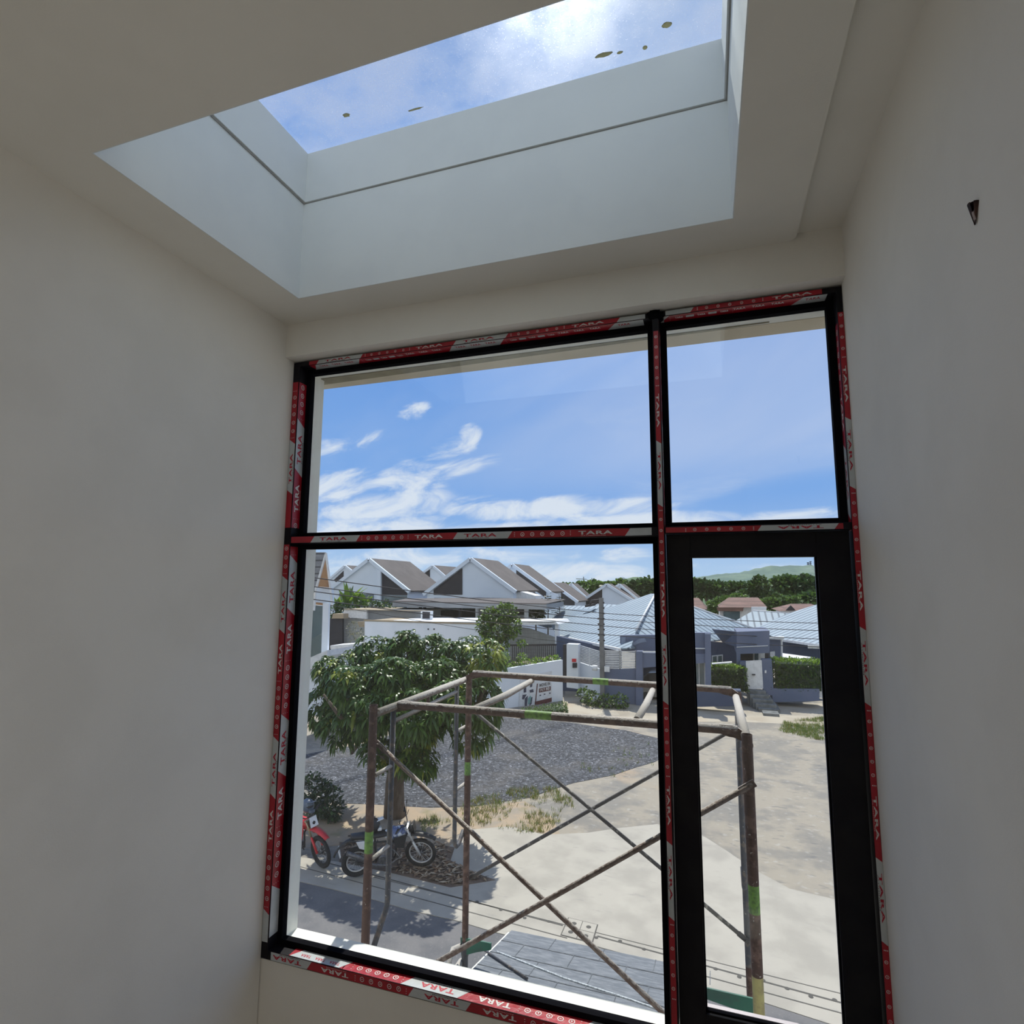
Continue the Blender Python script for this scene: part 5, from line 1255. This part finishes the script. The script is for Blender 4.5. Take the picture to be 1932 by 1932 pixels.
MB().box((aty(1438, 1326, 30.8).x, 30.5, GZ), (aty(1468, 1326, 30.8).x, 31.2, GZ + .12)).build('step', MT['step'], stp)
y1 = 32.6
hedge('hedge', (aty(1343, 1300, y1), aty(1408, 1300, y1), aty(1404, 1300, y1 + 1.2), aty(1346, 1300, y1 + 1.2)), aty(1375, 1304, y1).z, aty(1375, 1260, y1).z, 2200, .14, 'square clipped hedge with yellow-green top left of the white gate')
y1 = 33.2
hedge('hedge', (aty(1457, 1298, y1), aty(1556, 1298, y1), aty(1552, 1298, y1 + 1.3), aty(1460, 1298, y1 + 1.3)), aty(1500, 1302, y1).z, aty(1500, 1249, y1).z, 3200, .14, 'long clipped hedge with yellow-green top right of the white gate')
rw = thing('retaining_wall', G(1500, 1325), 'low blue-grey retaining wall under the long hedge', 'wall')
part('wall', 33.1, [(1456, 1299), (1546, 1300), (1546, 1322), (1458, 1325)], 1.4, 'blue', rw); part('end_block', 33.3, [(1545, 1298), (1556, 1300), (1558, 1318), (1545, 1316)], .8, 'whtb', rw)
rb_ = thing('tarpaulin', G(1372, 1326), 'crumpled blue tarpaulin bundle on the ground beside the scaffold corner', 'tarpaulin')
b = MB(); g_ = G(1372, 1328)
for (dx_, dy_, r_, mi) in ((0, .3, .30, 0), (-.35, .35, .22, 0), (.25, .1, .2, 1), (-.1, 0, .2, 1)): b.ball((g_.x + dx_, g_.y + dy_, GZ + r_ * .5), r_ * 1.4, r_, r_ * .8, 14, 8, mi, jit=.7)
b.build('folds', [mat('blue_sheet', (.05, .06, .30), .5), mat('pale_blue_sheet', (.25, .32, .45), .5)], rb_)
# car in the garage
cr_ = thing('car', aty(1240, 1322, 33.2), 'dark car parked inside the blue-grey garage', 'car')
def cpx(px, py, y=33.0): return aty(px, py, y)
b = MB(); v_ = [(1211, 1316), (1211, 1300), (1214, 1290), (1232, 1286), (1262, 1286), (1282, 1289), (1286, 1300), (1286, 1316)]; face_px(b, 32.6, v_, 2.2); b.build('body', MT['silverp'] if 'silverp' in MT else mat('beige_car_paint', (.30, .28, .25), .3), cr_, bevel=.06)
b = MB(); face_px(b, 32.9, [(1213, 1287), (1214, 1277), (1222, 1270), (1255, 1269), (1274, 1273), (1280, 1287)], 1.5); b.build('cabin', mat('black_car_glass', (.012, .012, .015), .15), cr_, bevel=.05)
for px in (1220, 1277):
    c = cpx(px, 1316, 32.6); MB().tube([c, c + Y * .2], .30, 18).build('wheel', MT['rubber'], cr_)

# ------------------------------------------------------------------ garden plants by the villas
def banana(px, py, Yv, n, h, label):
    c = aty(px, py, Yv); t_ = thing('banana_plant', (c.x, Yv, GZ), label, 'banana plant', 'banana plants by the first villa')
    MB().tube([(c.x, Yv, GZ), (c.x, Yv, c.z)], .15, 8).build('stem', MT['hedge'], t_)
    for k in range(n):
        a = 2 * PI * k / n + random.random(); l = h * random.uniform(.8, 1.1); tilt = random.uniform(.12, .6); b = MB(); K = 6; v_ = []
        o_ = Vector((math.cos(a), math.sin(a), 0)); s_ = Vector((-o_.y, o_.x, 0))
        for i in range(K + 1):
            t = i / K; p_ = Vector((c.x, Yv, c.z)) + o_ * (tilt * l * t * (1 + t * .5)) + Z * (l * t * (1 - .28 * tilt * t)); w_ = .24 * math.sin(PI * min(1, .12 + t * .9)) + .01
            v_ += [p_ - s_ * w_ + Z * w_ * .3, p_, p_ + s_ * w_ + Z * w_ * .3]
        f = []
        for i in range(K):
            for j in (0, 1): q = 3 * i + j; f.append((q, q + 1, q + 4, q + 3))
        b.add(v_, f, 0, True); b.build('leaf', MT['hedge'] if k % 3 else MT['lime'], t_)
for px, py, h, wh in ((655, 1148, 2.1, 'tallest banana plant, its leaf standing against the first villa wall'), (675, 1150, 1.6, 'banana plant in the middle of the clump by the first villa'), (690, 1150, 1.4, 'rightmost banana plant of the clump by the first villa'), (635, 1155, 1.5, 'leftmost banana plant beside the slender white column')): banana(px, py, 41, 7, h, wh)
bs = thing('bush', aty(660, 1160, 40), 'dense dark shrubs under the banana leaves', 'bush'); bush('', [(tuple(aty(x, y, 40)), 1., .8, .7) for x, y in ((632, 1150), (655, 1153), (680, 1150), (705, 1148), (725, 1147), (632, 1175))], 2200, .22, ['darkleaf', 'hedge', 'forest'], bs, mw=[.4, .35, .25])
ds = thing('dry_shrub', aty(672, 1210, 34), 'wispy dry shrub in front of the textured grey wall', 'shrub'); bush('', [(tuple(aty(x, y, 34)), .5, .4, .55) for x, y in ((665, 1185), (675, 1195), (668, 1205), (690, 1195))], 600, .16, ['grass', 'darkleaf'], ds, mw=[.6, .4], aspect=.15)
def conifer(px, pyb, pyt, Yv, label):
    c, t0_ = aty(px, pyb, Yv), aty(px, pyt, Yv); t_ = thing('conifer', (c.x, Yv, GZ), label, 'conifer')
    MB().tube([(c.x, Yv, GZ), (c.x, Yv, t0_.z)], [.08, .02], 6).build('trunk', MT['bark'], t_)
    pts = []; dirs = []; H_ = t0_.z - c.z
    for k in range(9):
        z = c.z + H_ * k / 9; r_ = (H_ * .30) * (1 - k / 9.5)
        for j in range(26):
            a = random.random() * 6.28; rr = r_ * random.random(); pts.append((c.x + rr * math.cos(a), Yv + rr * math.sin(a), z + rr * .15)); dirs.append((math.cos(a), math.sin(a), .25))
    L_ = np.full(len(pts), .30); leaves(np.array(pts), np.array(dirs), L_, L_ * .35, [0] * len(pts), .1).build('foliage', [MT['darkleaf']], t_)
conifer(1034, 1158, 1122, 44, 'small tiered conifer against the villa wall, left of the two'); conifer(1056, 1158, 1124, 46, 'small tiered conifer, right of the two, before the dark gable')
tree('leafy_tree', 42, (1012, 1165), [(1010, 1150, 14, 9), (1018, 1158, 12, 8), (1000, 1156, 10, 7)], 700, .2, ['darkleaf', 'forest'], None, 'dark spreading shrub under the end of the flat pavilion roof', .08)

# ------------------------------------------------------------------ brown-roofed houses behind
def brownhouse(Yv, ridge0, ridge1, e0, e1, label, walls):
    A, B_ = aty(*ridge0, Yv + 4), aty(*ridge1, Yv + 4); C_, D_ = aty(*e0, Yv), aty(*e1, Yv); t_ = thing('brown_roof_house', ((C_.x + D_.x) / 2, Yv + 4, GZ), label, 'house')
    bC, bD = Vector((C_.x, Yv + 8, C_.z)), Vector((D_.x, Yv + 8, D_.z)); b = MB()
    b.add([A, B_, C_, D_, bC, bD], [(0, 2, 3, 1), (0, 1, 5, 4), (0, 4, 2), (1, 3, 5), (2, 4, 5, 3)]); b.build('roof', MT['mroof'], t_)
    for k, (pts, mm, nm) in enumerate(walls): part(nm, Yv + .5 - .3 * k, pts, .3 if k else 6, mm, t_)
brownhouse(62, (1375, 1127), (1430, 1127), (1356, 1146), (1448, 1146), 'house with big dark brown hipped roof beyond the metal roofs', [([(1358, 1146), (1446, 1146), (1446, 1175), (1358, 1175)], 'whtb', 'wall'), ([(1365, 1154), (1396, 1154), (1396, 1170), (1365, 1170)], 'glz', 'window'), ([(1352, 1146), (1403, 1146), (1402, 1153), (1354, 1153)], 'mroof', 'lower_roof'), ([(1418, 1145), (1446, 1145), (1446, 1155), (1418, 1155)], 'wht', 'white_tower')])
brownhouse(66, (1492, 1139), (1530, 1139), (1470, 1153), (1560, 1150), 'house with a lighter brown gable roof, right of the hipped one', [([(1476, 1151), (1560, 1150), (1560, 1170), (1476, 1170)], 'wht', 'wall'), ([(1492, 1142), (1501, 1151), (1482, 1152)], 'vdark', 'gable_window')])
brownhouse(60, (1296, 1128), (1318, 1128), (1286, 1148), (1334, 1150), 'partly hidden brown-roofed house at the left edge of the door glass', [([(1288, 1146), (1330, 1148), (1330, 1170), (1288, 1170)], 'wht', 'wall')])

# ------------------------------------------------------------------ tree belt and hills
TB = 'trees in front of the hills'
FM = ['forest', 'forest2', 'darkleaf']
for (Yv, bx, by, crown, n, size, mw, lab) in (
    (105, 1215, 1140, [(1200, 1112, 22, 18), (1222, 1108, 20, 17), (1185, 1116, 18, 15), (1238, 1112, 16, 18)], 1700, .9, [.6, .15, .25], 'dense dark tree on the wooded slope left of the mullion'),
    (120, 1150, 1135, [(1150, 1112, 24, 14), (1128, 1112, 22, 14), (1172, 1108, 20, 14)], 1500, .95, [.4, .45, .15], 'lighter green tree group behind the gable with the pole in front'),
    (135, 1100, 1130, [(1100, 1110, 26, 12), (1080, 1112, 18, 10), (1120, 1106, 18, 10), (1064, 1108, 12, 7)], 1300, 1., [.4, .5, .1], 'leftmost green trees below the distant crane'),
    (85, 1430, 1150, [(1432, 1108, 20, 12), (1420, 1122, 30, 9), (1446, 1128, 32, 8), (1432, 1096, 12, 8)], 2200, .6, [.55, .25, .2], 'tall dark layered tree with flat spreading tiers, centre of the door glass'),
    (78, 1375, 1155, [(1372, 1134, 26, 8), (1355, 1144, 22, 9), (1345, 1156, 14, 10), (1392, 1128, 16, 6)], 1700, .5, [.15, .75, .1], 'bright green spreading tree left of the big brown roof'),
    (76, 1460, 1155, [(1455, 1138, 20, 8), (1490, 1134, 20, 7), (1470, 1146, 18, 8), (1462, 1152, 8, 8)], 1500, .5, [.2, .7, .1], 'bright green spreading tree between the two brown roofs'),
    (110, 1335, 1140, [(1325, 1112, 22, 16), (1350, 1112, 20, 14), (1312, 1106, 12, 14)], 1500, .9, [.6, .1, .3], 'dark trees at the left edge of the door glass'),
    (115, 1390, 1140, [(1380, 1112, 20, 12), (1400, 1112, 18, 12)], 1100, .9, [.6, .3, .1], 'mid green trees behind the layered tree, on its left'),
    (100, 1500, 1140, [(1492, 1106, 28, 18), (1520, 1108, 24, 18), (1475, 1104, 20, 14), (1548, 1110, 16, 20)], 2600, .85, [.6, .3, .1], 'large rounded tree mass right of the layered tree'),
    (90, 1535, 1150, [(1530, 1130, 24, 10), (1510, 1136, 20, 8), (1552, 1132, 14, 10)], 1300, .7, [.4, .5, .1], 'paler bushy trees above the second metal roof')):
    tree('broadleaf_tree', Yv, (bx, by), crown, n, size, FM, mw, lab, .3, TB, flat=.5)
def hill(name, prof, Yr, y0, mm):
    b = MB(); cols = []
    prof = [(prof[0][0] - 250, prof[0][1] + 14)] + prof + [(prof[-1][0] + 120, prof[-1][1] + 2), (prof[-1][0] + 500, prof[-1][1] + 20)]
    X_ = []
    for i in range(len(prof) - 1):
        a, c = prof[i], prof[i + 1]; k = max(2, int((c[0] - a[0]) / 8))
        X_ += [(a[0] + (c[0] - a[0]) * j / k, a[1] + (c[1] - a[1]) * j / k) for j in range(k)]
    K = 14
    for (px, py) in X_:
        r_ = aty(px, py, Yr); row = []
        for j in range(K + 1):
            t = j / K; y = y0 + (Yr - y0) * t; s_ = t * t * (3 - 2 * t); h = GZ + (r_.z - GZ) * s_; x = r_.x * (y / Yr)
            h += noise.noise(Vector((x * .03, y * .03, 0))) * (r_.z - GZ) * .22 * math.sin(PI * t) + (noise.noise(Vector((x * .16, y * .16, 2))) * .05 * (r_.z - GZ) if t > .05 else 0)
            row.append((x, y, h))
        row.append((r_.x * 1.4, Yr * 1.4, GZ)); cols.append(row)
    n_ = K + 2; v_ = [p for r_ in cols for p in r_]; f = []
    for i in range(len(cols) - 1):
        for j in range(n_ - 1): f.append((i * n_ + j, (i + 1) * n_ + j, (i + 1) * n_ + j + 1, i * n_ + j + 1))
    b.add(v_, f, 0, True); return struct(b, name, MT[mm])
MT['hillf'] = mat('hazy_forest_canopy', (.085, .14, .115), .95, (.13, .19, .14), .045, lo=.42, hi=.6, bump=.6, bscale=.2); add_layer(MT['hillf'], (.19, .24, .22), .02, .56, .64, None, .7)  # bluish green puts distance haze into the far hill's colour
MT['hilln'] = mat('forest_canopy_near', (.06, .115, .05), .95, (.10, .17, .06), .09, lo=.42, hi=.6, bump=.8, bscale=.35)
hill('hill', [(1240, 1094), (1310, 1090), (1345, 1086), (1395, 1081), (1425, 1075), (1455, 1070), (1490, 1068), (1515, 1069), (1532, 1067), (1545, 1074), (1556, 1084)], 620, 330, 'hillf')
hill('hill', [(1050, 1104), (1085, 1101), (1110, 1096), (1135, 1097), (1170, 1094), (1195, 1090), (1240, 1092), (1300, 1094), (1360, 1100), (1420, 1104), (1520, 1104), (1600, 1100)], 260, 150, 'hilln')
at_ = thing('antenna_tower', aty(1527, 1082, 600), 'lattice antenna masts on top of the distant hill', 'antenna tower')
for k, (px, pt) in enumerate(((1524.5, 1061), (1529, 1059), (1538, 1060))):
    b = MB(); a, c = aty(px, 1082, 600), aty(px, pt, 600); b.tube([a, c], .3, 5)
    for q in range(3): p_ = a.lerp(c, .7 + .13 * q); b.obox(p_, (1., 0, 0), (0, .3, 0), (0, 0, .35))
    b.build('mast', MT['vdark'], at_)
ct = thing('tower_crane', aty(1101, 1100, 320), 'thin construction tower crane on the skyline above the wooded slope', 'crane')
a, c = aty(1101, 1105, 320), aty(1101, 1088, 320); MB().tube([a, c], .3, 5).build('mast', MT['grey'], ct); MB().tube([aty(1087, 1092, 320), aty(1107, 1093, 320)], .22, 5).build('jib', MT['grey'], ct)
